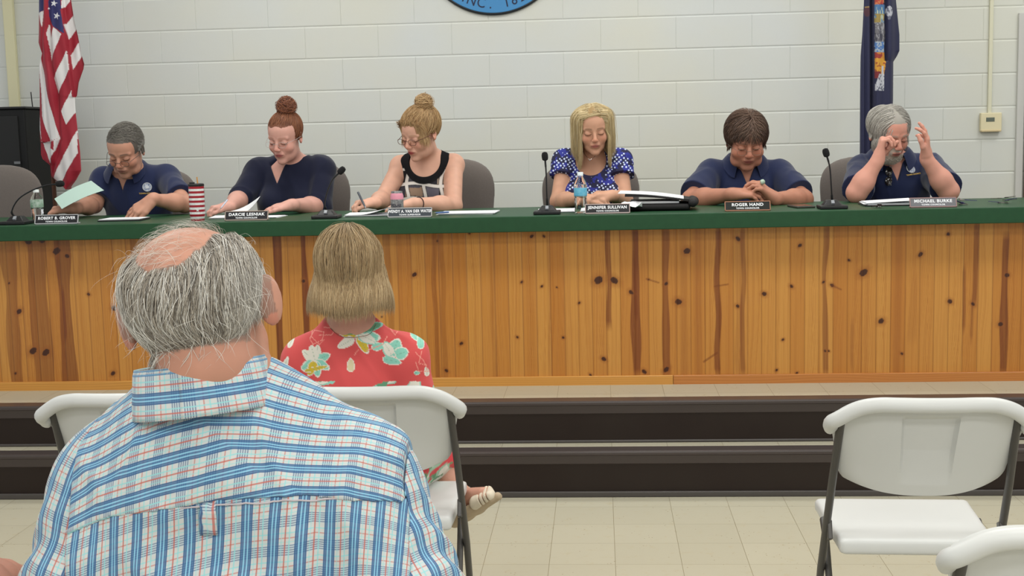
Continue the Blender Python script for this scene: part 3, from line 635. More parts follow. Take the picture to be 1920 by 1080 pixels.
def councillor(label, px0, head, neck, sl, sr, belly=0, chest=0, dep=.12, male=True, skin=(190, 140, 118), lip=(160, 95, 88), brow=(80, 70, 64), arms=None, hk={}, headk={}, pelY=6.5, extra=None, armr=1.0, nr=None):
    """arms: list of (shoulder, elbow, wrist, hand kwargs)"""
    pel = np.array([(sl[0]+sr[0])/2, pelY, ZD+.50]); root = thing('person', label, 'person', (float(pel[0]), 6.4, ZD), group=None)
    S = SDF(.003); head.sculpt(S, neck, male, nr=nr, **headk); torso(S, neck, sl, sr, pel, dep, belly, chest)
    for sh, el, wr, hd in arms:
        arm(S, sh, el, wr, armr); hand(S, wr, **hd)
    if extra: extra(S)
    S.build('body', skin_mat(), root, cols=lambda P: head.colors(P, skin, lip, brow, **hk), lo=np.array([-99, -99, ZT-.13]))
    return root, pel, S.V
def top_sdf(neck, sl, sr, pel, arms, inf=.011, dep=.12, belly=0, chest=0, armr=1.0, sleeve=.6, h=.004, puff=0, seed=1, wr_=(.004, .0016)):
    S = SDF(h); S.inf = inf; torso(S, neck, sl, sr, pel, dep, belly, chest)
    for sh, el, wr, _ in arms:
        sh, el, wr = [np.array(q, float) for q in (sh, el, wr)]
        if sleeve > 0:
            S.ell(sh, (.051*armr+puff,)*3, .03)
            if sleeve <= 1: S.cone(sh, sh+(el-sh)*sleeve, .050*armr+puff, (.050-.006*sleeve)*armr+.010+puff*.4, .02, flat=True)
            else:
                S.cone(sh, el, .050*armr, .045*armr, .02); S.cone(el, el+(wr-el)*(sleeve-1), .047*armr, .042*armr, .02, flat=True)
    S.inf = 0; S.disp(shirt_noise(seed, *wr_)); return S
def neck_cut(S, neck, rx=.07, ry=.075, up_=.0, y0=0.0, R=None):
    n = np.array(neck, float); S.cone(n+np.array([0, y0+.01, -.03+up_]), n+np.array([0, y0-.02, .14]), rx, rx+.03, .01, 's')
def vcut(S, apex, half, height, depth=.2):
    a = np.array(apex, float)
    def f(x, y, z):
        c = half/height; k = 1/math.sqrt(1+c*c); return np.maximum((np.abs(x-a[0])-(z-a[2])*c)*k, (y-a[1]))+0*x
    S.fn(f, a-np.array([.3, .6, .05]), a+np.array([.3, .02, height+.25]), .006)
A = lambda px, py, Y: np.array(at(px, py, Y))
M_POLO = mat('navy pique', srgb(30, 39, 72), .85, sheen=.25, spec=.2, bump=(420, .12)); M_TR = mat('dark trousers', srgb(40, 42, 50), .9)
def hair_short(fr=-.045, side=-.02, nape=-.05):
    return lambda x, y, z: np.clip(((z > .067+np.clip((y+.05), -.1, 0)*-.3) & (y > -.085) | ((y > fr) & (z > side+.02*(y < -.01))) | ((y > .035) & (z > nape)))*1.0, 0, 1)
# ---------------- 1: man with grey hair reading, holding up a sheet
hd = Head(A(236, 280, 6.26), yaw=-4, pitch=30, roll=2, sc=1.06)
nk = A(243, 330, 6.42); sl, sr = A(196, 338, 6.42), A(312, 334, 6.42)
ar = [(sl, A(176, 384, 6.32), dk(141, 6.08, .045), dict(F=(-1, -.25, -.05), N=(0, -.2, -1), T=(0, -1, .2), curl=(45, 50, 50, 50), thumb=(.8, .35, .1), sc=1.0)),
      (sr, dk(347, 6.22, .05), dk(287, 6.02, .085), dict(F=(-.75, -.35, -.55), N=(-.4, .2, -.9), T=(-.3, -1, 0), curl=(14, 14, 10, 12), spread=7, thumb=(.85, .4, .1), sc=1.05))]
sk = (192, 142, 120)
root, pel, V = councillor('man with short grey hair and glasses in a navy polo, holding up a pale sheet', 240, hd, nk, sl, sr, .03, 0, .13, True, sk, (150, 102, 92), (70, 62, 58), ar,
    hk=dict(hair=(92, 86, 80), hmask=hair_short(), stubble=.35), headk=dict(nose=1.15, jaw=1.08))
S = top_sdf(nk, sl, sr, pel, ar, dep=.13, belly=.03, sleeve=.72, seed=11); neck_cut(S, nk+np.array([0, -.03, .02])); vcut(S, nk+np.array([0, .0, -.07]), .03, .09)
S.build('polo_shirt', M_POLO, root); sh = [o for o in COL.objects if o.parent == root and o.name.startswith('polo_shirt')][-1]
polo_collar(sh, M_POLO, nk+np.array([0, -.03, .052]), rotm('X', 14), .072, .55); emblem(S.V, 276, 351, sh); legs(root, pel, M_TR, 6.05)
hd.glasses(root, mat('thin metal rim', srgb(90, 84, 80), .3, metal=.8), z=-.012, y=-.112)
fm = lambda x, y, z: (z > .075-.3*np.clip(y+.07, 0, .2)) | ((y > -.025) & (z > .005)) | ((y > .04) & (z > -.04))
def lt1(p, C, r):
    sd = np.clip((.06-p[:, 2])/.03, 0, 1)*np.clip((np.abs(p[:, 0])-.03)/.03, 0, 1); return mixc(C, lin(176, 174, 168)*np.ones_like(C), sd*.75*r.random(len(C))**.5)
hd.hair('hair', root, 8000, fm, lambda x, y, z, t: np.stack([.5+.2*x*10, .35+0*y, -.25-np.clip(-z*4, 0, 1)], 1)*np.array([1, 1, 1]), .03, 6, (.002, .008), .0026, (88, 84, 78), (132, 128, 120), 11, light=lt1)
# ---------------- 2: woman with auburn bun
hd = Head(A(535, 256, 6.28), yaw=-14, pitch=20, roll=2, sc=1.02, wx=.97)
nk = A(550, 312, 6.42); sl, sr = A(486, 322, 6.42), A(604, 318, 6.42)
ar = [(sl, A(452, 372, 6.3), dk(430, 6.06, .04), dict(F=(-.8, -.55, -.05), N=(.2, .1, -1), T=(.3, -.6, .5), curl=(38, 42, 46, 48), thumb=(.9, .3, .2), sc=.9)),
      (sr, A(598, 388, 6.3), dk(548, 6.02, .045), dict(F=(-1, -.15, -.12), N=(-.1, .1, -1), T=(0, -1, 0), curl=(16, 14, 14, 18), spread=5, thumb=(.8, .5, 0), sc=.92))]
root, pel, V = councillor('woman with an auburn topknot in a dark navy V-neck top, writing', 540, hd, nk, sl, sr, .02, .02, .125, False, (208, 158, 144), (170, 92, 92), (140, 92, 68), ar,
    hk=dict(hair=(112, 68, 48), hmask=lambda x, y, z: ((z > .07+.0*y) & (y > -.075) | (y > -.025) & (z > -.01) | (y > .02) & (z > -.06))*1.0, browk=.5), armr=1.06)
M_DN = mat('dark navy jersey', srgb(22, 26, 48), .85, sheen=.2, spec=.2)
S = top_sdf(nk, sl, sr, pel, ar, dep=.125, belly=.02, chest=.02, sleeve=1.08, armr=1.1, seed=21, inf=.012); neck_cut(S, nk+np.array([0, 0, .02]), .062); vcut(S, A(518, 345, 6.3)+np.array([0, .06, 0]), .055, .125)
S.build('blouse', M_DN, root); legs(root, pel, M_TR, 6.05, .05)
hd.glasses(root, mat('clear frames', srgb(190, 180, 175), .2, alpha=.6), r=.001)
bun = np.array([0.014, .055, .14])
def pull(x, y, z, t): d = bun*np.array([1, 1, .8])-np.stack([x, y, z], 1); return d/np.linalg.norm(d, axis=1)[:, None]
fm = lambda x, y, z: ((z > .06-.15*(y+.07)) & (y > -.078)) | ((y > -.03) & (z > -.01)) | ((y > .01) & (z > -.045))
hd.hair('hair', root, 7500, fm, pull, lambda x, y, z, r: .04+.1*np.clip((.1-z)/.15, 0, 1), 8, (.003, .009), .0026, (104, 58, 38), (158, 102, 68), 21, jit=.05)
def bunball(c, rad, n, seed, parent, c1, c2, turns=1.4, wid=.0028):
    r = np.random.default_rng(seed); P = []
    ax = r.normal(size=(n, 3)); ax[:, 2] += 1.2; ax /= np.linalg.norm(ax, axis=1)[:, None]; a = np.cross(ax, r.normal(size=(n, 3))); a /= np.linalg.norm(a, axis=1)[:, None]; b = np.cross(ax, a); rr = rad*r.uniform(.55, 1.05, n); off = ax*(rad*r.uniform(-.75, .75, n))[:, None]+r.normal(size=(n, 3))*rad*.12; rr = np.sqrt(np.maximum(rr**2-(off**2).sum(1)*.6, (rad*.3)**2))
    T = np.linspace(0, turns*PI, 12); P = off[:, None]+a[:, None]*np.cos(T)[None, :, None]*rr[:, None, None]+b[:, None]*np.sin(T)[None, :, None]*rr[:, None, None]
    O = P.copy(); W = hd.W(P+np.array(c)); C = mixc(lin(*c1)*np.ones((n, 3)), lin(*c2)*np.ones((n, 3)), r.random(n)); return ribbon_strands('hair_bun', W, wid*r.uniform(.7, 1.3, n), C, M_hair(), parent, O @ hd.R.T)
bunball((.012, .04, .138), .043, 1000, 5, root, (98, 52, 36), (150, 92, 60))
# ---------------- 3: woman in patterned sleeveless top
hd = Head(A(788, 249, 6.28), yaw=-32, pitch=22, roll=4, sc=1.04, wx=.97)
nk = A(806, 305, 6.43); sl, sr = A(752, 312, 6.42), A(850, 309, 6.42)
ar = [(sl, A(718, 374, 6.3), dk(703, 6.06, .045), dict(F=(-.85, -.45, 0), N=(.3, 0, -.9), T=(.2, -.7, .6), curl=(42, 46, 50, 52), thumb=(.9, .3, .25), sc=.95)),
      (sr, A(850, 386, 6.24), dk(776, 6.0, .04), dict(F=(-1, .05, -.08), N=(0, .0, -1), T=(0, -1, 0), curl=(20, 22, 24, 26), thumb=(.8, .4, 0), sc=.92))]
root, pel, V = councillor('blonde woman with glasses in a sleeveless black, white and tan blouse, writing', 795, hd, nk, sl, sr, .02, .022, .12, False, (212, 164, 142), (176, 84, 82), (150, 112, 80), ar,
    hk=dict(hair=(140, 108, 72), hmask=lambda x, y, z: ((z > .062) & (y > -.08) | (y > -.02) & (z > -.0) | (y > .02) & (z > -.05))*1.0, browk=.5), armr=1.02)
S = top_sdf(nk, sl, sr, pel, ar, dep=.12, belly=.02, chest=.022, sleeve=0, seed=31, inf=.009, h=.0028, wr_=(.002, .001))
for q, e, sgn in ((sl, ar[0][1], -1), (sr, ar[1][1], 1)):
    q = np.array(q); S.cone(q+np.array([sgn*.035, 0, .08]), q+np.array([sgn*.055, -.02, -.2]), .052, .06, .008, 's')
n0 = A(800, 313, 6.42); S.ell(n0+np.array([0, -.07, .03]), (.078, .16, .078), .006, 's'); S.cone(n0+np.array([0, -.02, .0]), n0+np.array([0, -.02, .2]), .07, .09, .006, 's')
pn = pix
def blouse_col(P):
    q, wz = pix(P); x, z = (q[:, 0]-800)/390, (360-q[:, 1])/390; C = np.ones((len(P), 3))*lin(196, 190, 184)
    # wavy blocks
    xx = x+.006*np.sin(z*40); zz = z+.008*np.sin(x*26); u = (xx+.009)/.082; v = (zz-.035)/.072; ui = np.floor(u); vi = np.floor(v); fu = u-ui; fv = v-vi
    pal = np.array([lin(30, 28, 32), lin(120, 98, 82), lin(84, 80, 88), lin(44, 42, 50), lin(150, 132, 116)]); k = ((ui*2+vi*3+7*hash1(ui*3+vi*11)) % 5).astype(int); B = pal[np.abs(k) % 5]
    for (px, py, c) in (((760, 798), (350, 378), (126, 104, 88)), ((793, 823), (350, 376), (88, 84, 94)), ((758, 788), (326, 352), (62, 60, 68)), ((788, 820), (326, 350), (36, 34, 40)), ((822, 840), (310, 345), (130, 110, 96)), ((746, 764), (318, 345), (28, 26, 30))):
        mk = (q[:, 0] > px[0]) & (q[:, 0] < px[1]) & (q[:, 1] > py[0]) & (q[:, 1] < py[1]); B[mk] = lin(*c)
    ed = np.minimum(np.minimum(fu, 1-fu)*.082, np.minimum(fv, 1-fv)*.072); C = mixc(C, B, np.clip((ed-.006)/.003, 0, 1)); C = np.where(((ed < .011) & (ed > .008))[:, None], mixc(C, lin(24, 22, 26)*np.ones_like(C), .8*np.ones(len(C))), C)
    # black band around the neckline and straps
    w_ = (P-n0-np.array([0, 0, .035])); r = np.hypot(w_[:, 0]/.078, w_[:, 2]/.083); bd = np.clip((1.43-r)/.03, 0, 1)*(P[:, 1] < 6.48); C = mixc(C, lin(18, 17, 20)*np.ones_like(C), bd)
    st = np.clip((P[:, 2]-(n0[2]-.005))/.004, 0, 1); return mixc(C, lin(18, 17, 20)*np.ones_like(C), st)
S.build('blouse', mat('printed crepe', attr='Col', rough=.8, spec=.2), root, cols=blouse_col); legs(root, pel, M_TR, 6.05, .05)
hd.glasses(root, mat('brown frames', srgb(96, 60, 48), .3), w_=.022, h_=.014, r=.0014)
bun = np.array([.02, .06, .13])
fm = lambda x, y, z: ((z > .05-.15*(y+.07)) & (y > -.08)) | ((y > -.035) & (z > .0)) | ((y > .01) & (z > -.05))
hd.hair('hair', root, 7500, fm, pull, lambda x, y, z, r: .045+.1*np.clip((.1-z)/.15, 0, 1), 8, (.006, .019), .0028, (150, 112, 70), (206, 172, 124), 31, jit=.14)
bunball((.02, .05, .132), .04, 800, 6, root, (160, 122, 80), (214, 182, 134))
def bang_root(r, n):
    s_ = np.where(r.random(n) < .5, 1, -1); return np.stack([s_*r.uniform(.02, .07, n), r.uniform(-.075, -.03, n), r.uniform(.055, .085, n)], 1)
hd.hair('hair_fringe', root, 1500, None, lambda x, y, z, t: np.stack([np.sign(x)*(1.0-1.1*t), -.1+.15*t+0*y, -.1-1.2*t+0*z], 1), lambda x, y, z, r: r.uniform(.07, .14, len(x)), 9, (.004, .014), .0022, (160, 120, 78), (214, 180, 132), 32, root=bang_root, jit=.1, grav=1.6)
b = MB(); pw = np.array(ar[1][2]); pe = np.array(ar[1][1]); c = pw+(pe-pw)*.12; ax = unit(pe-pw); e1 = unit(np.cross(ax, (0, 0, 1))); e2 = np.cross(ax, e1)
b.tube([Vector(c+(e1*math.cos(t)+e2*math.sin(t))*.033) for t in np.linspace(0, 2*PI, 22)], .0022, 6, cap=False); b.build('bracelet', mat('dark cord', srgb(40, 22, 26), .6), root, smooth=True, world=True)
# ---------------- 4: woman with long blond hair, blue dotted dress
hd = Head(A(1112, 240, 6.3), yaw=4, pitch=18, roll=-3, sc=1.0, wx=.95)
nk = A(1108, 296, 6.44); sl, sr = A(1060, 305, 6.43), A(1160, 305, 6.43)
ar = [(sl, A(1047, 378, 6.33), dk(1092, 6.06, .045), dict(F=(1, -.2, -.02), N=(0, .1, -1), T=(0, -1, .1), curl=(22, 24, 26, 28), thumb=(.8, .4, .1), sc=.92)),
      (sr, A(1171, 376, 6.33), dk(1150, 6.07, .055), dict(F=(-1, -.3, .1), N=(-.1, .2, -1), T=(0, -1, .1), curl=(26, 28, 30, 32), thumb=(.8, .4, .2), sc=.92))]
root, pel, V = councillor('woman with long straight blond hair in a blue and white spotted dress', 1110, hd, nk, sl, sr, 0, .02, .11, False, (200, 152, 126), (168, 100, 92), (120, 90, 66), ar,
    hk=dict(hair=(150, 124, 84), hmask=lambda x, y, z: ((z > .07) & (y > -.07) | (y > -.0) & (z > -.05))*1.0), armr=.95)
S = top_sdf(nk, sl, sr, pel, ar, dep=.11, belly=0, chest=.02, sleeve=.38, armr=.97, seed=41, inf=.009, h=.0032, puff=.008)
n0 = A(1108, 306, 6.42); S.ell(n0+np.array([0, -.06, .015]), (.076, .17, .074), .006, 's'); S.cone(n0, n0+np.array([0, 0, .2]), .066, .07, .006, 's')
m = bpy.data.materials.new('spotted jersey'); m.use_nodes = True; nt = m.node_tree; bs = nt.nodes['Principled BSDF']; N_ = nt.nodes.new; L_ = nt.links.new; MATS['spotted jersey'] = m
tc = N_('ShaderNodeTexCoord'); mp = N_('ShaderNodeMapping'); mp.inputs['Scale'].default_value = (66, 20, 66); mp.inputs['Rotation'].default_value = (0, .6, 0); L_(tc.outputs['Object'], mp.inputs[0])
v = N_('ShaderNodeTexVoronoi'); v.inputs['Scale'].default_value = 1; v.inputs['Randomness'].default_value = .35; L_(mp.outputs[0], v.inputs[0])
lt = N_('ShaderNodeMath'); lt.operation = 'LESS_THAN'; lt.inputs[1].default_value = .33; L_(v.outputs['Distance'], lt.inputs[0])
nz = N_('ShaderNodeTexNoise'); nz.inputs['Scale'].default_value = 26; L_(tc.outputs['Object'], nz.inputs[0]); gt = N_('ShaderNodeMath'); gt.operation = 'GREATER_THAN'; gt.inputs[1].default_value = .52; L_(nz.outputs[0], gt.inputs[0])
m1 = N_('ShaderNodeMix'); m1.data_type = 'RGBA'; m1.inputs[6].default_value = srgb(22, 22, 62); m1.inputs[7].default_value = srgb(34, 42, 140); L_(gt.outputs[0], m1.inputs[0])
m2 = N_('ShaderNodeMix'); m2.data_type = 'RGBA'; L_(lt.outputs[0], m2.inputs[0]); L_(m1.outputs[2], m2.inputs[6]); m2.inputs[7].default_value = srgb(196, 208, 238); L_(m2.outputs[2], bs.inputs['Base Color']); bs.inputs['Roughness'].default_value = .75
S.build('dress', m, root); legs(root, pel, M_TR, 6.05, .02)
nc = MB(); nc.tube(bez([A(1092, 278, 6.36), A(1097, 290, 6.3), A(1106, 299, 6.27), A(1117, 291, 6.29), A(1124, 278, 6.35)], 20), .0013, 5); nc.lathe([(.001, -.004), (.004, -.002), (.004, .002), (.001, .004)], A(1106, 300, 6.265), 10); nc.build('necklace', mat('silver chain', srgb(200, 190, 180), .25, metal=1), root, smooth=True, world=True)
fm = lambda x, y, z: ((z > .045) & (y > -.066)) | ((y > -.01) & (z > -.03)) | ((y > -.045) & (z > .02) & (np.abs(x) > .05))
def fall(x, y, z, t):
    hi = np.clip((z-.055)/.05, 0, 1)*(1-t); return np.stack([np.sign(x+.004)*1.6*hi+0*x, .12*(y < -.03)+0*y, -1+0.7*hi], 1)
ex4 = ((0, -.03, -.045, .064, .07, .082), (0, -.005, -.16, .066, .06, .09))
def lt4(p, C, r): return mixc(C, lin(236, 222, 186)*np.ones_like(C), (r.random(len(C)) < .2)*.6)
hd.hair('hair', root, 10500, fm, fall, lambda x, y, z, r: .20+.6*np.clip(z, 0, .11)*1.0+r.uniform(-.012, .012, len(x)), 13, (.006, .019), .0034, (170, 146, 102), (216, 196, 150), 41, extra=ex4, grav=.7, jit=.04, light=lt4, cling=0, part=.052)
# ---------------- 5: man with brown hair
hd = Head(A(1399, 263, 6.28), yaw=3, pitch=24, roll=0, sc=1.08, wx=1.04)
nk = A(1396, 318, 6.43); sl, sr = A(1335, 328, 6.42), A(1460, 328, 6.42)
ar = [(sl, A(1296, 375, 6.22), dk(1374, 6.0, .055), dict(F=(1, -.15, .02), N=(-.05, .5, -1), T=(0, .3, 1), curl=(26, 28, 30, 30), thumb=(.9, .3, .5), sc=1.05)),
      (sr, A(1506, 374, 6.22), A(1453, 372, 6.0), dict(F=(-.75, -.1, .6), N=(-.5, .3, -.7), T=(-.5, -.2, .8), curl=(32, 34, 36, 38), thumb=(.7, .2, .6), sc=1.05))]
root, pel, V = councillor('man with bushy brown hair in a navy polo, both hands together', 1398, hd, nk, sl, sr, .06, 0, .15, True, (178, 124, 102), (140, 80, 74), (70, 48, 38), ar,
    hk=dict(hair=(62, 44, 36), hmask=hair_short(), stubble=.3), headk=dict(fat=.006, jaw=1.2, nose=1.25), armr=1.1)
S = top_sdf(nk, sl, sr, pel, ar, dep=.15, belly=.06, sleeve=.8, seed=51, armr=1.2, inf=.013); neck_cut(S, nk+np.array([0, -.03, .02])); vcut(S, nk+np.array([0, .0, -.075]), .035, .095)
S.build('polo_shirt', M_POLO, root); sh = [o for o in COL.objects if o.parent == root and o.name.startswith('polo_shirt')][-1]
polo_collar(sh, M_POLO, nk+np.array([0, -.03, .052]), rotm('X', 14), .076, .5); legs(root, pel, M_TR, 6.05)
hd.glasses(root, mat('rimless wire', srgb(150, 130, 116), .3, metal=.7), r=.0009, z=-.01)
fm = lambda x, y, z: (z > .058-.3*np.clip(y+.07, 0, .2)) | ((y > -.035) & (z > .0)) | ((y > .03) & (z > -.05))
def dir5(x, y, z, t): top = np.clip((z-.03)/.04, 0, 1); fr_ = np.clip(-y/.05, 0, 1); return np.stack([np.clip((x-.012)*30, -1, 1)*(.65*top+.2), .3*top*(1-fr_)-.28*fr_*top+0*y, -.3*top-.9*(1-top)-.2], 1)
def lt5(p, C, r): k = np.exp(-((p[:, 0]-.01)/.02)**2)*(p[:, 2] > .07); return mixc(C, lin(134, 108, 92)*np.ones_like(C), k*.55)
hd.hair('hair', root, 9000, fm, dir5, lambda x, y, z, r: .045+.018*(z > .05)-.022*(y < -.04)+r.uniform(0, .018, len(x)), 9, (.006, .024), .003, (56, 40, 34), (104, 78, 62), 51, jit=.12, wave=.0008, light=lt5)
g5 = at(1430, 341, 5.97); q = thing('wrapped_candy', 'small pale green wrapper pinched in the brown-haired man\'s fingers', 'wrapper', tuple(g5))
w5 = MB(); w5.lathe([(.002, -.012), (.011, -.008), (.013, .0), (.011, .007), (.003, .011)], n=9, rot=rotm_ if False else Matrix.Rotation(1.2, 3, 'Y')); w5.build('wrapper', mat('pale green wrapper', srgb(170, 190, 172), .3), q, smooth=True)
w5 = MB(); w5.add([(-.012, 0, .006), (-.02, -.004, .02), (-.008, .002, .022), (-.004, 0, .01)], [(0, 1, 2, 3)]).add([(.010, 0, .006), (.012, -.004, .022), (.022, .002, .018), (.014, 0, .006)], [(0, 1, 2, 3)]); 
# ---------------- 6: man with long grey hair, head bowed on his fist
hd = Head(A(1666, 249, 6.26), yaw=18, pitch=24, roll=-3, sc=1.08, wx=1.02)
nk = A(1668, 305, 6.42); sl, sr = A(1617, 318, 6.42), A(1742, 315, 6.42)
ar = [(sl, dk(1606, 6.1, .045), A(1646, 300, 6.07), dict(F=(.28, .1, 1), N=(.9, -.1, -.3), T=(.1, 1, .1), curl=(75, 80, 60, 60), thumb=(.7, .4, .5), sc=1.08, dip=.5)),
      (sr, dk(1778, 6.1, .045), A(1737, 297, 6.07), dict(F=(-.06, -.1, 1), N=(-.5, .1, .0), T=(-.7, -.8, 0), curl=(22, 14, 24, 34), spread=6, thumb=(.8, .5, .2), sc=1.02))]
root, pel, V = councillor('man with long grey hair and white beard in navy polo, fist to his brow', 1665, hd, nk, sl, sr, .05, 0, .15, True, (208, 150, 132), (150, 96, 90), (150, 140, 130), ar,
    hk=dict(hair=(150, 146, 138), hmask=hair_short(), beard=(176, 168, 156), bmask=lambda x, y, z: np.clip(((z < -.035) & (y < .0) & (z > -.125) & ~((np.abs(x) < .02) & (np.abs(z+.0615) < .009)) & ((np.abs(x) < .03) | (z < -.075)))*.85, 0, 1)), armr=1.12)
S = top_sdf(nk, sl, sr, pel, ar, dep=.15, belly=.05, sleeve=.86, seed=61, armr=1.15, inf=.012); neck_cut(S, nk+np.array([0, -.03, .02])); vcut(S, nk+np.array([.01, .0, -.085]), .035, .1)
S.build('polo_shirt', M_POLO, root); sh = [o for o in COL.objects if o.parent == root and o.name.startswith('polo_shirt')][-1]
polo_collar(sh, M_POLO, nk+np.array([0, -.03, .052]), rotm('X', 14), .076, .5); emblem(S.V, 1707, 317, sh, .12); legs(root, pel, M_TR, 6.05)
fm = lambda x, y, z: (z > .07-.3*np.clip(y+.07, 0, .2)) | ((y > -.035) & (z > .0)) | ((y > .02) & (z > -.06))
def dir6(x, y, z, t): top = np.clip((z-.04)/.04, 0, 1); return np.stack([np.sign(x)*(.9*top+.12), .1*top+.05+0*y, -.3*top-.95*(1-top)], 1)
hd.hair('hair', root, 9500, fm, dir6, lambda x, y, z, r: .09+.05*(z > .05)+r.uniform(-.02, .02, len(x)), 11, (.003, .015), .003, (138, 134, 126), (206, 202, 194), 61, jit=.1, wave=.0016, grav=.3)
def beard_root(r, n):
    a = r.uniform(-1, 1, n); return np.stack([a*.046, -.088+.045*np.abs(a)**1.5, r.uniform(-.115, -.075, n)], 1)
hd.hair('beard', root, 900, None, lambda x, y, z, t: np.stack([x*3, -.45+0*y, -1+0*z], 1), .03, 5, (.002, .008), .0026, (158, 148, 136), (214, 206, 194), 62, root=beard_root, jit=.25)
c, n = on_surface(S.V, 1667, 332); sg = thing('sunglasses', 'dark sunglasses hanging from the grey-bearded man\'s polo collar', 'sunglasses', tuple(c+n*.012))
R6 = face_frame(n).to_4x4()
for i, zz in enumerate((.022, -.026)):
    mm = MB(); mm.lathe([(.001, -.002), (.017, -.0015), (.0205, 0), (.017, .0015), (.001, .003)], (0, 0, 0), 20); lo = mm.build('lens', mat('dark lens', srgb(24, 22, 22), .12), sg, smooth=True); lo.matrix_local = Matrix.Translation(R6 @ Vector((0, zz, .006))) @ R6 @ Matrix.Diagonal((.85, 1.1, 1, 1))
mm = MB(); mm.tube([R6 @ Vector((0.012, y_, .006)) for y_ in (-.01, 0, .008)], .002, 6); mm.build('bridge', MATS['dark lens'], sg, smooth=True)
for q in (-1, 1):
    mm = MB(); mm.tube([R6 @ Vector((.014, .045 if q > 0 else -.046, .006)), R6 @ Vector((.004, .046 if q > 0 else -.03, .0)), R6 @ Vector((-.004*q, .06 if q > 0 else .045, -.004))], .002, 6); mm.build('temple', mat('silver temple', srgb(170, 168, 160), .3, metal=.5), sg, smooth=True)
# ================================================================== THINGS ON THE DESK
M_BLK = mat('black plastic', srgb(26, 26, 28), .4); M_PAPER = mat('white paper', srgb(226, 228, 232), .7)
def nameplate(px, label, name_txt, sub, rz=0, tilt=22, frame=(150, 128, 118), face=(34, 34, 40), wdt=.196, gloss=.25, Y=5.60):
    p = dk(px, Y); t = thing('nameplate', label, 'nameplate', tuple(p), rz, 'black nameplates along the desk')
    R = Matrix.Rotation(-math.radians(tilt), 3, 'X'); h = .043; fr = mat('plate frame %d' % frame[0], srgb(*frame), .35, metal=.3); o = Vector((0, 0, .002))
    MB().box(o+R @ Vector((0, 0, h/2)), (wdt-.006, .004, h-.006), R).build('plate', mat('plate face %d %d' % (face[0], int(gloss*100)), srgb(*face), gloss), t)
    for (cx_, cz_, sx_, sz_) in ((0, .0015, wdt, .003), (0, h-.0015, wdt, .003), (-wdt/2+.0015, h/2, .003, h), (wdt/2-.0015, h/2, .003, h)):
        MB().box(o+R @ Vector((cx_, 0, cz_)), (sx_, .007, sz_), R).build('frame_bar', fr, t)
    MB().box((0, .022, .003), (wdt-.01, .045, .006)).build('foot', fr, t, bevel=.001)
    MW_ = lambda y: Matrix.Translation(o+R @ Vector((0, -.0024, y))) @ R.to_4x4() @ Matrix.Rotation(PI/2, 4, 'X')
    mt = mat('plate lettering', srgb(238, 240, 245), .5)
    text_mesh(name_txt, .0185, 'lettering', mt, t, MW_(.0265), extrude=.0003, bold=.0006, spacing=1.12, sx=.74 if len(name_txt) > 20 else .93 if len(name_txt) > 14 else 1.05)
    text_mesh(sub, .0098, 'small_lettering', mt, t, MW_(.0105), extrude=.0003, bold=.0003, spacing=1.1)
    return t
nameplate(104, 'black nameplate in front of the grey-haired man at the left end', 'ROBERT B. GROVER', 'TOWN COUNCILOR', frame=(190, 192, 196), rz=.05)
nameplate(461, 'black nameplate in a light frame before the auburn-haired woman', 'DARCIE LESNIAK', 'TOWN COUNCILOR', frame=(176, 160, 150))
nameplate(768, 'longest-named nameplate with a bright glare, beside the drink can', 'WENDY A. VAN DER WATER', 'TOWN SUPERVISOR', frame=(186, 186, 188), face=(70, 76, 84), gloss=.12)  # glare is painted in: lighter face colour on a black plate
nameplate(1139, 'black nameplate right beside the tall blue-labelled water bottle', 'JENNIFER SULLIVAN', 'TOWN COUNCILOR', frame=(188, 170, 168))
nameplate(1402, 'black nameplate in a coppery frame before the brown-haired man', 'ROGER HAND', 'TOWN COUNCILOR', frame=(170, 120, 96), face=(30, 34, 34))
nameplate(1750, 'greyish glaring nameplate before the bearded man at the right', 'MICHAEL BURKE', 'TOWN COUNCILOR', frame=(160, 130, 130), face=(118, 118, 124), gloss=.15, rz=-.03)  # grey face colour stands in for the glare on the black plate
def mic(pxs, bx, label, Y=5.66):
    b = dk(bx, Y); t = thing('gooseneck_microphone', label, 'microphone', tuple(b), 0, 'gooseneck microphones on the desk')
    g = MB(); g.box((0, .0, .008), (.118, .11, .016)); g.build('base_plate', M_BLK, t, bevel=.004)
    g = MB(); g.box((0, .01, .026), (.085, .07, .024), taper=.55); g.build('base_housing', M_BLK, t, bevel=.004)
    MB().box((-.0, -.018, .0285), (.014, .02, .01), Matrix.Rotation(.7, 3, 'X')).build('talk_switch', mat('grey switch', srgb(140, 144, 150), .4), t, bevel=.001)
    P = [at(x, y, Y)-b for x, y in pxs]; P[0] = Vector((P[0].x, .01, .034))
    C = bez(P, 40); g = MB(); g.tube(C, [.0052]*8+[.0034]*24+[.0042]*8, 8); g.build('gooseneck', mat('dark metal', srgb(40, 40, 42), .35, metal=.5), t, smooth=True)
    d = (C[-1]-C[-3]).normalized(); g = MB(); g.tube([C[-1]-d*.008, C[-1]-d*.004, C[-1]+d*.006, C[-1]+d*.018, C[-1]+d*.028, C[-1]+d*.031], [.006, .0125, .0145, .0145, .011, .003], 14); g.build('foam_windscreen', mat('black foam', srgb(20, 20, 22), .95, bump=(900, .4)), t, smooth=True)
mic([(26, 412), (22, 396), (34, 374), (58, 358), (86, 348), (108, 345)], 30, 'black gooseneck microphone bending low to the right at the left end')
mic([(612, 398), (609, 384), (613, 362), (623, 338), (637, 323)], 612, 'black gooseneck microphone leaning right, between the two women writing')
mic([(1026, 386), (1025, 360), (1024, 325), (1022, 298)], 1026, 'upright black gooseneck microphone left of the blond long-haired woman')
mic([(1561, 380), (1559, 355), (1556, 315), (1550, 291)], 1560, 'upright black gooseneck microphone left of the grey-bearded man')
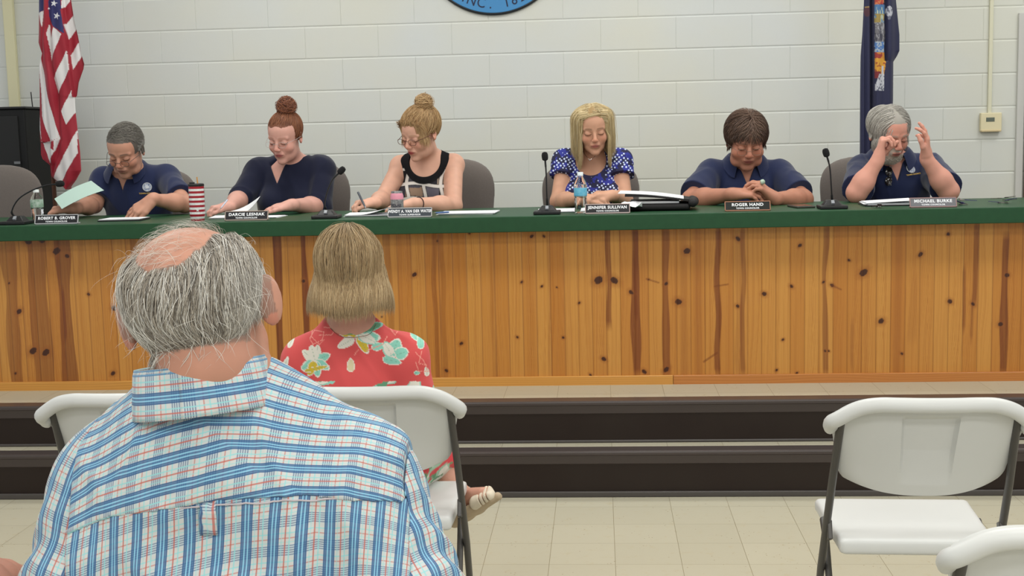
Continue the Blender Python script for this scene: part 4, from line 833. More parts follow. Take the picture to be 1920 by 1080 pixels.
M_PET = mat('clear plastic', (1, 1, 1, 1), .05, trans=1, ior=1.12, spec=.6)
def bottle(px, Y, H, R, label, lc, lz, capc):
    p = dk(px, Y); t = thing('water_bottle', label, 'bottle', tuple(p)); prof = [(R*.6, 0), (R*.95, .003)]
    for i in range(9): z = .008+i*H*.045; prof += [(R*(.98 if i % 2 else .9), z)]
    prof += [(R, H*.43), (R, H*.66), (R*.98, H*.7), (R*.82, H*.78), (R*.5, H*.87), (R*.40, H*.91), (R*.40, H*.93)]
    MB().lathe(prof, n=36).build('bottle_body', M_PET, t, smooth=True)
    MB().lathe([(R*.2, .004)]+[(r_*.93, z+.002) for r_, z in prof[1:-6]]+[(R*.8, H*.70), (.001, H*.702)], n=28).build('water', mat('water', (1, 1, 1, 1), .02, trans=1, ior=1.2), t, smooth=True) if lz else None
    a, b = lc[1]; MB().lathe([(R*1.005, H*a), (R*1.02, H*a+.001), (R*1.02, H*b), (R*1.005, H*b)], n=36).build('bottle_label', mat('bottle label %d' % lc[0][0], srgb(*lc[0]), .4, noise=(60, srgb(*lc[2]), .8)), t, smooth=True)
    MB().lathe([(.001, H*.915), (R*.46, H*.915), (R*.46, H*.99), (R*.42, H), (.001, H)], n=24).build('cap', mat('bottle cap %d' % capc[0], srgb(*capc), .4), t, smooth=True)
bottle(1089, 5.66, .182, .0285, 'clear water bottle with a bright blue label and white cap', ((84, 176, 216), (.43, .62), (130, 200, 226)), 1, (226, 236, 240))
bottle(70, 5.82, .15, .029, 'small clear water bottle with green-marked label, left desk end', ((120, 160, 130), (.45, .68), (200, 214, 206)), 1, (220, 226, 226))
# tumbler
p = dk(370, 5.66); t = thing('tumbler', 'tall red and white striped tumbler with black lid and straw', 'tumbler', tuple(p)); Ht = .155
N0 = 15
prof = [(.0285+.006*min(1, i/11), Ht*i/(N0*4)) for i in range(N0*4+1)]
g = MB(); g.lathe(prof, n=40); tm = g.build('cup', mat('red enamel', srgb(150, 22, 38), .3), t, smooth=True)
me = tm.data; wm = mat('white enamel', srgb(226, 226, 226), .3, noise=(110, srgb(120, 140, 140), .25)); me.materials.append(wm)
for pl in me.polygons:
    z = pl.center.z/Ht*15; 
    if int(z) % 2 == 1 and pl.normal.z < .9: pl.material_index = 1
MB().lathe([(.0345, Ht), (.0355, Ht+.002), (.0355, Ht+.010), (.031, Ht+.013), (.029, Ht+.013), (.001, Ht+.013)], n=36).build('lid', M_BLK, t, smooth=True)
MB().tube([(.008, 0, Ht+.01), (.006, 0, Ht+.042)], .0028, 8).build('straw', mat('amber straw', srgb(196, 138, 60), .3), t, smooth=True)
MB().box((-.016, -.006, Ht+.016), (.022, .014, .007)).build('lid_slider', M_BLK, t, bevel=.002)
for k in range(3):
    mm = MB(); a = -PI/2+.35+.1*k; c = Vector((.0355*math.cos(a), .0355*math.sin(a), .05+k*.012)); n_ = Vector((math.cos(a), math.sin(a), 0)); x_ = Vector((0, 0, 1)).cross(n_)
    pts = []
    for i in range(10):
        rr = (.0085 if i % 2 == 0 else .0036); pts.append(c+x_*rr*math.sin(i*PI/5)+Vector((0, 0, rr*math.cos(i*PI/5))))
    if k == 0: mm.add(pts, [tuple(range(10))]); mm.build('star_mark', wm, t)
# can
p = dk(745, 5.68); t = thing('drink_can', 'tall silver drink can with pink top beside the glaring nameplate', 'can', tuple(p)); R = .029; H = .114
MB().lathe([(R*.75, 0), (R*.85, .002), (R, .010), (R, H-.02), (R*.86, H-.008), (R*.88, H-.002), (R*.86, H), (R*.8, H-.004), (.001, H-.004)], n=36).build('can_body', mat('printed can', srgb(168, 168, 166), .3, metal=.4, noise=(95, srgb(84, 84, 90), .85)), t, smooth=True)
MB().lathe([(R*1.005, H-.036), (R*1.01, H-.034), (R*1.01, H-.021), (R*.88, H-.0085), (R*.87, H-.009)], n=36).build('pink_band', mat('pink', srgb(226, 150, 170), .4), t, smooth=True)
MB().box((0, 0, H-.002), (.012, .02, .0015)).build('pull_tab', mat('tab', srgb(190, 190, 192), .3, metal=.8), t, bevel=.0005)
cm = Matrix.Translation((0, -R-.0006, .052)) @ Matrix.Rotation(PI/2, 4, 'X'); text_mesh('POLAR', .018, 'lettering', mat('can print', srgb(66, 64, 74), .5), t, cm, extrude=.0002, bold=.0006, sx=.82)
# papers
def paper(name, label, cat, x, Y, w_, d_, rz=0, h=.0, col=None, lift=None, th=.0015, group=None):
    p = dk(x, Y, h); t = thing(name, label, cat, tuple(p), rz, group); rows = []
    for j in range(9):
        v = j/8; rows.append([(-w_/2+w_*i/8, -d_/2+d_*v, .0008+(lift(i/8, v) if lift else 0)) for i in range(9)])
    m_ = MATS.get(col) if isinstance(col, str) else M_PAPER; MB().sheet(rows, -th).build('sheet', m_, t, smooth=True); return t
def stack(name, label, cat, x, Y, w_, d_, n=4, rz=0, seed=0, lift=None, dark=False, group=None):
    p = dk(x, Y); t = thing(name, label, cat, tuple(p), rz, group); r = random.Random(seed); z = .0006
    if dark: MB().box((0, 0, .003), (w_+.01, d_+.01, .006)).build('cover', M_BLK, t, bevel=.001); z = .0066
    for k in range(n):
        ox, oy, a = r.uniform(-.006, .006), r.uniform(-.006, .006), r.uniform(-.05, .05); rows = []
        for j in range(9):
            row = []
            for i in range(9):
                x_, y_ = -w_/2+w_*i/8, -d_/2+d_*j/8; X_, Y_ = x_*math.cos(a)-y_*math.sin(a)+ox, x_*math.sin(a)+y_*math.cos(a)+oy
                row.append((X_, Y_, z+(lift(i/8, j/8) if lift and k == n-1 else 0)))
            rows.append(row)
        MB().sheet(rows, -.0012).build('sheet', M_PAPER, t, smooth=True); z += .0024
    return t
stack('booklet', 'white booklet with dark cover under the grey-haired man\'s hand', 'booklet', 232, 5.80, .19, .14, 2, .05, 3, dark=True)
mpale = mat('pale green paper', srgb(176, 202, 192), .7); 
# held sheet of man 1 : corners in the photo (102,372) (172,338) (194,356) (114,392)
Q = [A(102, 373, 6.02), A(171, 339, 6.14), A(195, 357, 5.98), A(116, 392, 5.90)]
rows = []
for j in range(9):
    v = j/8; rows.append([tuple(Vector((Q[0]*(1-u)+Q[1]*u)*(1-v)+(Q[3]*(1-u)+Q[2]*u)*v)+Vector((0, 0, .008*math.sin(PI*u)))) for u in np.linspace(0, 1, 9)])
c0 = Vector(sum(Q)/4); q = thing('paper_sheet', 'pale green sheet held up by the grey-haired man', 'paper', tuple(c0)); MB().sheet(rows, .0008).build('sheet', mpale, q, smooth=True, world=True)
# auburn woman's papers
stack('paper_stack', 'white papers under the auburn-haired woman\'s right hand', 'paper', 440, 5.86, .2, .2, 3, .1, 5)
Q = [A(424, 398, 5.86), A(488, 368, 5.98), A(482, 377, 5.84), A(446, 402, 5.76)]
rows = [[tuple(Vector((Q[0]*(1-u)+Q[1]*u)*(1-v)+(Q[3]*(1-u)+Q[2]*u)*v)+Vector((0, 0, -.014*math.sin(PI*u)))) for u in np.linspace(0, 1, 9)] for v in np.linspace(0, 1, 7)]
q = thing('paper_sheet', 'curled white page lifted in front of the auburn-haired woman', 'paper', tuple(Vector(sum(Q)/4))); MB().sheet(rows, .0008).build('sheet', M_PAPER, q, smooth=True, world=True)
stack('paper_stack', 'small white paper under the auburn-haired woman\'s left hand', 'paper', 508, 5.84, .1, .16, 2, -.05, 6)
def pen(a, b, label, col, r=.0045):
    a, b = Vector(a), Vector(b); t = thing('pen', label, 'pen', tuple(a)); d = (b-a); u = d.normalized()
    MB().tube([a, a+u*.012], [.0008, r*.8], 8).build('tip', mat('pen tip', srgb(150, 150, 154), .3, metal=.8), t, smooth=True, world=True)
    MB().tube([a+u*.012, a+u*.04, b-u*.004, b], [r*.8, r, r, r*.6], 10).build('barrel', mat('pen '+label[:12], srgb(*col), .3), t, smooth=True, world=True)
pen(A(412, 393, 5.97), A(427, 374, 6.02), 'slim pale pen in the auburn-haired woman\'s right hand', (190, 196, 214), .0035)
pen(A(686, 391, 5.95), A(671, 360, 6.0), 'dark grey pen in the hand of the blonde woman with glasses', (70, 74, 82), .0055)
stack('paper_stack', 'loose white papers before the writing blonde woman, one page curling', 'paper', 694, 5.83, .21, .2, 4, .06, 8, lift=lambda u, v: .055*max(0, u-.35)**1.5*(1.2-v*.3))
stack('notepad', 'flat white notepad right of the glaring nameplate', 'notepad', 878, 5.84, .26, .2, 3, -.04, 9)
pen(dk(812, 5.70, .012), dk(842, 5.72, .014), 'blue-tipped pen on the desk beside the notepad', (80, 110, 170), .004)
stack('paper_stack', 'white papers between the microphone and the blue-labelled bottle', 'paper', 1050, 5.86, .19, .22, 3, .05, 12)
# binder
p = dk(1236, 5.85); t = thing('binder', 'thick open black zip binder stuffed with papers', 'binder', tuple(p), -.06, None)
S = SDF(.004); S.box((0, .0, .018), (.14, .13, .014), .012, 0); S.build('lower_cover', mat('black nylon', srgb(24, 22, 24), .7), t, world=False)
MB().box((-.02, 0, .038), (.22, .22, .010)).build('page_block', M_PAPER, t, bevel=.002)
def cover(name, z0, z1, m_, th, dx=0):
    rows = [[(-.15+dx+.29*u, -.13+.26*v, z0+(z1-z0)*(u)+.012*math.sin(PI*u)*0+ .006*math.sin(PI*u)) for u in np.linspace(0, 1, 13)] for v in np.linspace(0, 1, 5)]
    return MB().sheet(rows, -th).build(name, m_, t, smooth=True)
cover('upper_cover', .066, .040, MATS['black nylon'], .009); cover('papers', .080, .052, M_PAPER, .003, -.03)
S = SDF(.004); S.chain([(.15, -.13, .035), (.155, 0, .035), (.15, .13, .035)], [.02, .021, .02]); S.build('spine', MATS['black nylon'], t, world=False)
rb_ = random.Random(4); rows = [[(-.17+.09*u, -.12+.1*v, .02+.028*rb_.random()) for u in np.linspace(0, 1, 7)] for v in np.linspace(0, 1, 7)]
q = thing('crumpled_paper', 'crumpled white paper tucked at the left of the black binder', 'paper', tuple(dk(1236, 5.80))); MB().sheet(rows, .001).build('sheet', M_PAPER, q)
# phone, folder, keys
p = dk(1502, 5.80); t = thing('phone', 'flat dark phone lying right of the brown-haired man', 'phone', tuple(p), .15); MB().box((0, 0, .005), (.085, .15, .009)).build('case', mat('phone case', srgb(64, 64, 58), .4), t, bevel=.003); MB().box((0, 0, .0098), (.074, .138, .0008)).build('screen', mat('phone glass', srgb(20, 22, 24), .1), t)
stack('folder', 'white papers in a folder before the grey-bearded man', 'paper', 1662, 5.86, .21, .2, 4, -.05, 15, dark=True, lift=lambda u, v: .010*u)
def clump(name, label, cat, px, Y, seed, cols_, n=5, rad=.018):
    p = dk(px, Y); t = thing(name, label, cat, tuple(p)); r = random.Random(seed)
    MB().tube([(rad*math.cos(a), rad*math.sin(a), .004+.002*math.sin(2*a)) for a in np.linspace(0, 2*PI, 25)], .0014, 6, cap=False).build('ring', mat('key steel', srgb(150, 146, 140), .3, metal=.9), t, smooth=True)
    for k in range(n):
        a = r.uniform(0, 2*PI); d = Vector((math.cos(a), math.sin(a), 0)); R = Matrix.Rotation(a, 3, 'Z') @ Matrix.Rotation(r.uniform(-.25, .15), 3, 'Y'); c = d*(rad+.018)+Vector((0, 0, .008+.004*k))
        g = MB(); g.box(c, (.03, .009, .002), R); g.lathe([(.001, -.001), (.010, -.001), (.010, .0015), (.001, .0015)], c-R @ Vector((.02, 0, 0)), 14, R); g.box(c+R @ Vector((.016, 0, 0)), (.014, .006, .0018), R)
        g.build('key' if k < n-1 else 'fob', mat('key colour %d' % cols_[k % len(cols_)][0], srgb(*cols_[k % len(cols_)]), .35, metal=.5 if k < n-1 else 0), t)
    return t
clump('keys', 'bunch of keys with a purple tag beside the greyish nameplate', 'keys', 1806, 5.74, 3, [(64, 50, 120), (120, 116, 110), (60, 46, 110)], 5)
clump('keys', 'dark bunch of keys alone at the right end of the desk', 'keys', 1880, 5.80, 9, [(60, 56, 48), (90, 84, 70), (40, 38, 34)], 6, .02)
clump('keys', 'small black key fob on ring before the grey-bearded man\'s papers', 'keys', 1647, 5.66, 5, [(24, 24, 26)], 2, .010)
# ================================================================== OFFICE CHAIRS
M_FAB = mat('grey chair fabric', srgb(112, 104, 99), .9, sheen=.2, bump=(300, .25), noise=(400, srgb(96, 90, 86), .6))
def office_chair(px, py_top, label, Y=6.72, first=None, rz=0, W=.25):
    zt = at(px, py_top, Y).z; x = at(px, 400, Y).x
    t = thing('office_chair', label, 'chair', (x, Y, ZD), rz, 'grey high-backed chairs behind the desk')
    H = zt-ZD; zc = (.50+H)/2; hz = (H-.50)/2
    S = SDF(.008)
    def f(X, Y_, Z):
        yb = Y_-.0-.35*X*X+.0*Z; wz = 1-.10*np.clip(-(Z-zc)/hz, -1, 1)
        return ((np.abs(X/(W*wz))**3+np.abs((Z-zc)/hz)**3.2+np.abs(yb/.045)**2.2)**(1/2.6)-1)*.045
    S.fn(f, (-W-.02, -.1, .48), (W+.02, .12, H+.02), 0, 'u'); S.ops[-1] = ('f', f, 0, 'u', np.array((-W-.02, -.1, .46)), np.array((W+.02, .12, H+.02))); S.build('backrest', M_FAB, t, world=False)
    MB().box((0, .055, .62), (.32, .02, .5)).build('back_shell', M_BLK, t, bevel=.008)
    S = SDF(.01); S.box((0, -.24, .44), (.24, .235, .04), .035, 0); S.build('seat', M_FAB, t, world=False)
    MB().box((0, .03, .46), (.06, .02, .3)).build('back_bracket', M_BLK, t)
    MB().tube([(0, -.22, .05), (0, -.22, .41)], .028, 14).build('column', M_BLK, t, smooth=True)
    for k in range(5):
        a = k*2*PI/5+.3; d = Vector((math.cos(a), math.sin(a), 0)); c = Vector((0, -.22, 0))
        MB().tube([c+Vector((0, 0, .085)), c+d*.27+Vector((0, 0, .06))], [.022, .014], 8).build('base_arm', M_BLK, t)
        MB().lathe([(.001, -.012), (.025, -.012), (.025, .012), (.001, .012)], c+d*.28+Vector((0, 0, .026)), 16, Matrix.Rotation(PI/2, 3, 'X')).build('caster', M_BLK, t, smooth=True)
office_chair(-8, 309, 'empty grey fabric chair at the left end, before the black cabinet', 6.62)
office_chair(282, 315, 'grey fabric chair behind the grey-haired man with glasses', 6.72)
office_chair(568, 303, 'grey fabric chair behind the auburn-haired woman')
office_chair(838, 297, 'grey fabric chair behind the woman in the patterned top', rz=-.1)
office_chair(1108, 301, 'grey fabric chair behind the woman in the spotted dress')
office_chair(1632, 292, 'grey fabric chair behind the grey-bearded man')
# ================================================================== BLACK CABINET, FLAGS
c1 = at(0, 330, 7.15); tl = at(56, 204, 7.1)
t = thing('speaker_cabinet', 'black boxy cabinet with a small grey badge behind the empty chair', 'cabinet', (tl.x-.42, 7.2, ZD)); hz_ = tl.z-ZD
MB().box((.21, 0, hz_/2), (.42, .34, hz_), taper=1).build('case', mat('black vinyl', srgb(24, 25, 26), .6, spec=.3), t, bevel=.01)
MB().box((.2, -.175, hz_/2+.02), (.36, .012, hz_-.12)).build('grille', mat('black grille', srgb(30, 31, 32), .8), t, bevel=.004)
MB().box((.365, -.184, tl.z-ZD-.30), (.035, .006, .014)).build('badge', mat('grey badge', srgb(120, 122, 124), .3, metal=.6), t)
MB().box((.21, 0, hz_+.006), (.44, .36, .012)).build('top_rim', M_BLK, t, bevel=.003)
MB().tube([(.37, .05, hz_), (.365, .05, hz_+.10)], .003, 6).build('antenna', M_BLK, t, smooth=True)
def inpoly(x, y, P):
    c = np.zeros(x.shape, bool); n = len(P)
    for i in range(n):
        x1, y1 = P[i]; x2, y2 = P[(i+1) % n]; q = (y1 > y) != (y2 > y); xi = x1+(y-y1)*(x2-x1)/(y2-y1+1e-9); c ^= q & (x < xi)
    return c
def flag_mesh(name, Y0, left, right, colf, foldf, parent, m_, zt, py_max, h=.0036, depth=.07):
    """left/right: list of (py, px) silhouettes. rows go down the hanging cloth"""
    pys = np.linspace(-260, py_max, int((py_max+260)/1.15)); nx = 90
    lp = np.interp(pys, [a for a, b in left], [b for a, b in left]); rp = np.interp(pys, [a for a, b in right], [b for a, b in right])
    T = np.linspace(0, 1, nx); PX = lp[:, None]+(rp-lp)[:, None]*T[None]; PY = np.repeat(pys[:, None], nx, 1)
    o = np.array(at(960, 540, Y0)); ex = (np.array(at(1060, 540, Y0))-o)/100; d = np.array([at(x, y, Y0) for x, y in ((0, 0), (1920, 0), (0, 1080), (1920, 1080))])
    fwv, rv, uv_ = np.array(fw), np.array(rt), np.array(up); D = fwv+rv*((PX-960)/F_PX)[..., None]-uv_*((PY-540)/F_PX)[..., None]; D = D*(Y0/D[..., 1])[..., None]; P = D+np.array([0, 0, CAM_Z])
    prof = np.sqrt(np.clip(1-(2*T-1)**2, 0, 1)); fy = foldf(PX, PY, T[None]+0*PX); F_ = P.copy(); F_[..., 1] += -prof[None]*depth*.5+fy*(prof[None]**.5); B = P.copy(); B[..., 1] += prof[None]*depth*.5+.01*np.sin(T[None]*20)*prof[None]
    C = colf(PX, PY); n0 = len(pys)*nx; I = np.arange(n0).reshape(len(pys), nx); q = np.stack([I[:-1, :-1], I[1:, :-1], I[1:, 1:], I[:-1, 1:]], -1).reshape(-1, 4)
    bot = np.stack([I[-1, :-1], I[-1, :-1]+n0, I[-1, 1:]+n0, I[-1, 1:]], -1); tp = np.stack([I[0, :-1], I[0, 1:], I[0, 1:]+n0, I[0, :-1]+n0], -1)
    sl_ = np.stack([I[:-1, 0], I[:-1, 0]+n0, I[1:, 0]+n0, I[1:, 0]], -1); sr_ = np.stack([I[:-1, -1], I[1:, -1], I[1:, -1]+n0, I[:-1, -1]+n0], -1)
    me = np_mesh(name, np.concatenate([F_.reshape(-1, 3), B.reshape(-1, 3)]), [np.concatenate([q, (q+n0)[:, ::-1], bot, tp, sl_, sr_])], np.concatenate([C.reshape(-1, 3)]*2))
    return link(name, me, m_, parent, True, True)
pb = at(103, 380, 7.05); us = thing('flag_on_pole', 'draped red, white and blue striped flag on a brown pole', 'flag', (pb.x, 7.05, ZD))
MB().tube([(0, 0, .02), (0, 0, 2.6)], .0125, 12).build('pole', mat('brown wood pole', srgb(84, 52, 34), .4), us, smooth=True)
MB().lathe([(.13, 0), (.13, .02), (.05, .05), (.02, .09), (.02, .12)], n=28).build('pole_base', mat('bronze base', srgb(110, 90, 50), .4, metal=.7), us, smooth=True)
cR, cW, cB = lin(148, 22, 42), lin(214, 212, 212), lin(36, 38, 92)
POL = [('B', [(210, -900), (355, -900), (350, 0), (375, 190), (310, 150), (288, 95), (283, 0)]), ('B', [(200, -900), (258, -300), (257, 60), (222, 75), (200, 60)]),
 ('R', [(258, -300), (285, -300), (285, 150), (275, 190), (295, 345), (330, 530), (385, 700), (355, 782), (300, 600), (242, 350), (218, 250), (200, 240), (200, 80), (225, 80), (248, 155), (262, 60)]),
 ('W', [(222, 75), (258, 62), (250, 155)]), ('W', [(275, 190), (286, 140), (300, 150), (298, 345)]), ('R', [(290, 142), (312, 155), (295, 218)]),
 ('W', [(312, 155), (362, 192), (298, 345), (293, 230)]), ('R', [(362, 192), (375, 195), (385, 290), (318, 440), (298, 350)]), ('W', [(385, 288), (402, 392), (338, 532), (316, 440)]),
 ('R', [(402, 392), (416, 500), (358, 625), (336, 530)]), ('W', [(416, 500), (428, 628), (384, 702), (358, 625)]), ('R', [(428, 628), (437, 732), (312, 1002), (280, 990), (284, 918), (352, 792), (384, 702)]),
 ('W', [(437, 732), (443, 862), (355, 1032), (310, 1002)]), ('R', [(443, 862), (470, 960), (385, 1080), (355, 1032)]),
 ('W', [(200, 250), (222, 255), (242, 365), (300, 600), (352, 778), (290, 792), (245, 650), (236, 500), (200, 300)]), ('R', [(200, 400), (226, 400), (236, 500), (246, 650), (288, 792), (246, 806), (200, 600)]),
 ('W', [(200, 640), (228, 650), (246, 806), (352, 778), (326, 850), (284, 918), (256, 835), (230, 735), (200, 700)]), ('R', [(299, 796), (322, 790), (322, 845), (301, 832)]), ('R', [(200, 700), (226, 738), (256, 835), (282, 905), (285, 935), (200, 900)]),
 ('W', [(350, -200), (392, 0), (392, 20), (357, 55)]), ('R', [(352, 58), (396, 5), (408, 85), (371, 140)]), ('W', [(371, 140), (410, 86), (430, 160), (386, 222)]), ('R', [(386, 222), (430, 160), (440, 238), (396, 312)]),
 ('W', [(396, 312), (442, 238), (460, 315), (412, 392)]), ('R', [(412, 392), (462, 312), (490, 350), (480, 400), (445, 560), (412, 545)])]
def star(cx_, cy_, r, a0=-PI/2): return [(cx_+(r if i % 2 == 0 else r*.4)*math.cos(a0+i*PI/5), cy_+(r if i % 2 == 0 else r*.4)*math.sin(a0+i*PI/5)) for i in range(10)]
STARS = [star(317, 22, 19, -1.4), star(332, 92, 21, -1.3), star(288, 50, 8), star(300, -60, 19), star(330, -130, 19), star(300, -200, 19)]
def us_col(PX, PY):
    x, y = PX*3, PY*3; C = np.ones(x.shape+(3,))*cR
    for k, P in POL: C[inpoly(x, y, P)] = dict(R=cR, W=cW, B=cB)[k]
    for P in STARS: C[inpoly(x, y, P)] = lin(222, 222, 226)
    return C
def us_fold(PX, PY, T):
    x, y = PX*3, PY*3; f = np.zeros_like(x)
    seam = np.interp(y, [0, 190, 290, 400, 545, 620], [355, 375, 385, 402, 416, 440]); f += .035*np.clip((x-seam)/6, 0, 1)*(y < 560)
    edge = np.interp(y, [-200, 80, 345, 530, 790, 1000], [285, 288, 296, 332, 352, 300]); f += .016*np.clip(1-np.abs(x-edge)/16, 0, 1)-.012*np.exp(-((x-edge+32)/22)**2)
    e2 = np.interp(y, [-200, 150, 360, 800], [250, 255, 244, 290]); f += .014*np.exp(-((x-e2)/9)**2); f += .006*np.sin(x*.06+y*.012)+.003*np.sin(x*.11-y*.02); return f+.02*(y > 800)*np.clip((300-x)/12, 0, 1)
flag_mesh('flag_cloth', 7.0, [(-260, 76), (0, 73.5), (80, 72.5), (100, 79), (125, 74), (235, 75), (290, 77), (298, 80), (310, 94), (330, 96), (345, 112), (355, 127)], [(-260, 118), (0, 133), (40, 139), (68, 146), (100, 152), (120, 157.5), (130, 156), (155, 147), (180, 144), (184, 140), (205, 141), (250, 146), (285, 150), (320, 152), (338, 142), (355, 128.5)], us_col, us_fold, us, mat('flag nylon', attr='Col', rough=.6, sheen=.1), 2.4, 355)
nb_ = at(1640, 300, 7.05); ny = thing('flag_on_pole', 'draped navy blue flag with a colourful crest strip behind the bearded man', 'flag', (nb_.x, 7.1, ZD))
MB().tube([(0, 0, .02), (0, 0, 2.6)], .0125, 12).build('pole', MATS['brown wood pole'], ny, smooth=True)
MB().lathe([(.13, 0), (.13, .02), (.05, .05), (.02, .09), (.02, .12)], n=28).build('pole_base', MATS['bronze base'], ny, smooth=True)
def ny_col(PX, PY):
    x, y = (PX-1540)*4, PY*4; C = np.ones(x.shape+(3,))*lin(30, 33, 66); L_ = lambda *c: lin(*c); nz = vnoise(x*.055, y*.045, 3); n2 = vnoise(x*.12, y*.09, 7); n3 = vnoise(x*.2, y*.03, 9)
    band = (x > 386+.02*y*0) & (x < 462+6*np.sin(y*.03)); 
    def put(mk, c, a=1.0): C[mk] = C[mk]*(1-a)+L_(*c)*a
    put(band & (y < 60) & (x < 450) & (nz > .3), (168, 62, 50)); put(band & (y < 40) & (n2 > .6), (196, 120, 70)); put(band & (y > 40) & (y < 175), (70, 112, 158)); put(band & (y > 60) & (y < 175) & (n3 > .58), (170, 180, 160)); put(band & (y > 110) & (y < 180) & (nz > .62), (150, 130, 70))
    put(band & (y >= 175) & (y < 345), (108, 106, 112)); put(band & (y >= 175) & (y < 345) & (n2 > .62), (150, 150, 156)); put(band & (y >= 175) & (y < 345) & (n3 < .3), (62, 62, 76)); put(band & (y >= 320) & (y < 400), (74, 116, 176)); put(band & (y >= 320) & (y < 400) & (n2 > .6), (160, 170, 180))
    put(band & (y >= 395) & (y < 455), (150, 50, 44)); put(band & (y >= 395) & (y < 455) & (nz > .55), (196, 130, 50)); put(band & (y >= 445) & (y < 560), (206, 150, 48)); put(band & (y >= 470) & (y < 540) & (n2 < .35), (160, 84, 40)); put(band & (y >= 540) & (y < 590) & (x < 430), (120, 36, 40))
    rb2 = (y > 560) & (y < 682) & (x > 386) & (x < 456) & (x > 386+.35*np.clip(640-y, 0, 99)); put(rb2, (186, 188, 196)); put(rb2 & (n2 > .62), (96, 100, 116)); put((y > 500) & (y < 640) & (x > 436) & (x < 452), (186, 188, 196))
    bd = (((x-494)/26)**2+((y-92)/40)**2 < 1) | (((x-492)/12)**2+((y-132)/22)**2 < 1); put(bd, (176, 178, 188)); put(bd & (n2 > .6), (96, 98, 116)); put((((x-340)/22)**2+((y-92)/36)**2 < 1), (74, 40, 52)); put((x > 325) & (x < 352) & (y > 52) & (y < 60), (150, 120, 70)); return C
def ny_fold(PX, PY, T):
    x, y = (PX-1540)*4, PY*4; return .055*np.exp(-((x-372)/13)**2)+.012*np.sin((x-300)*.055)-.016*np.exp(-((x-425)/40)**2)+.02*np.exp(-((x-470-.0*y)/10)**2)*(y < 460)+.01*np.exp(-((x-325)/7)**2)
flag_mesh('flag_cloth', 7.05, [(-260, 1624), (0, 1620), (60, 1617), (105, 1613.5), (175, 1612.5), (300, 1612)], [(-260, 1675), (0, 1680), (40, 1684), (65, 1686.5), (95, 1686.5), (105, 1682), (116, 1675), (188, 1674.5), (230, 1672), (300, 1670)], ny_col, ny_fold, ny, MATS['flag nylon'], 2.4, 290, depth=.1)
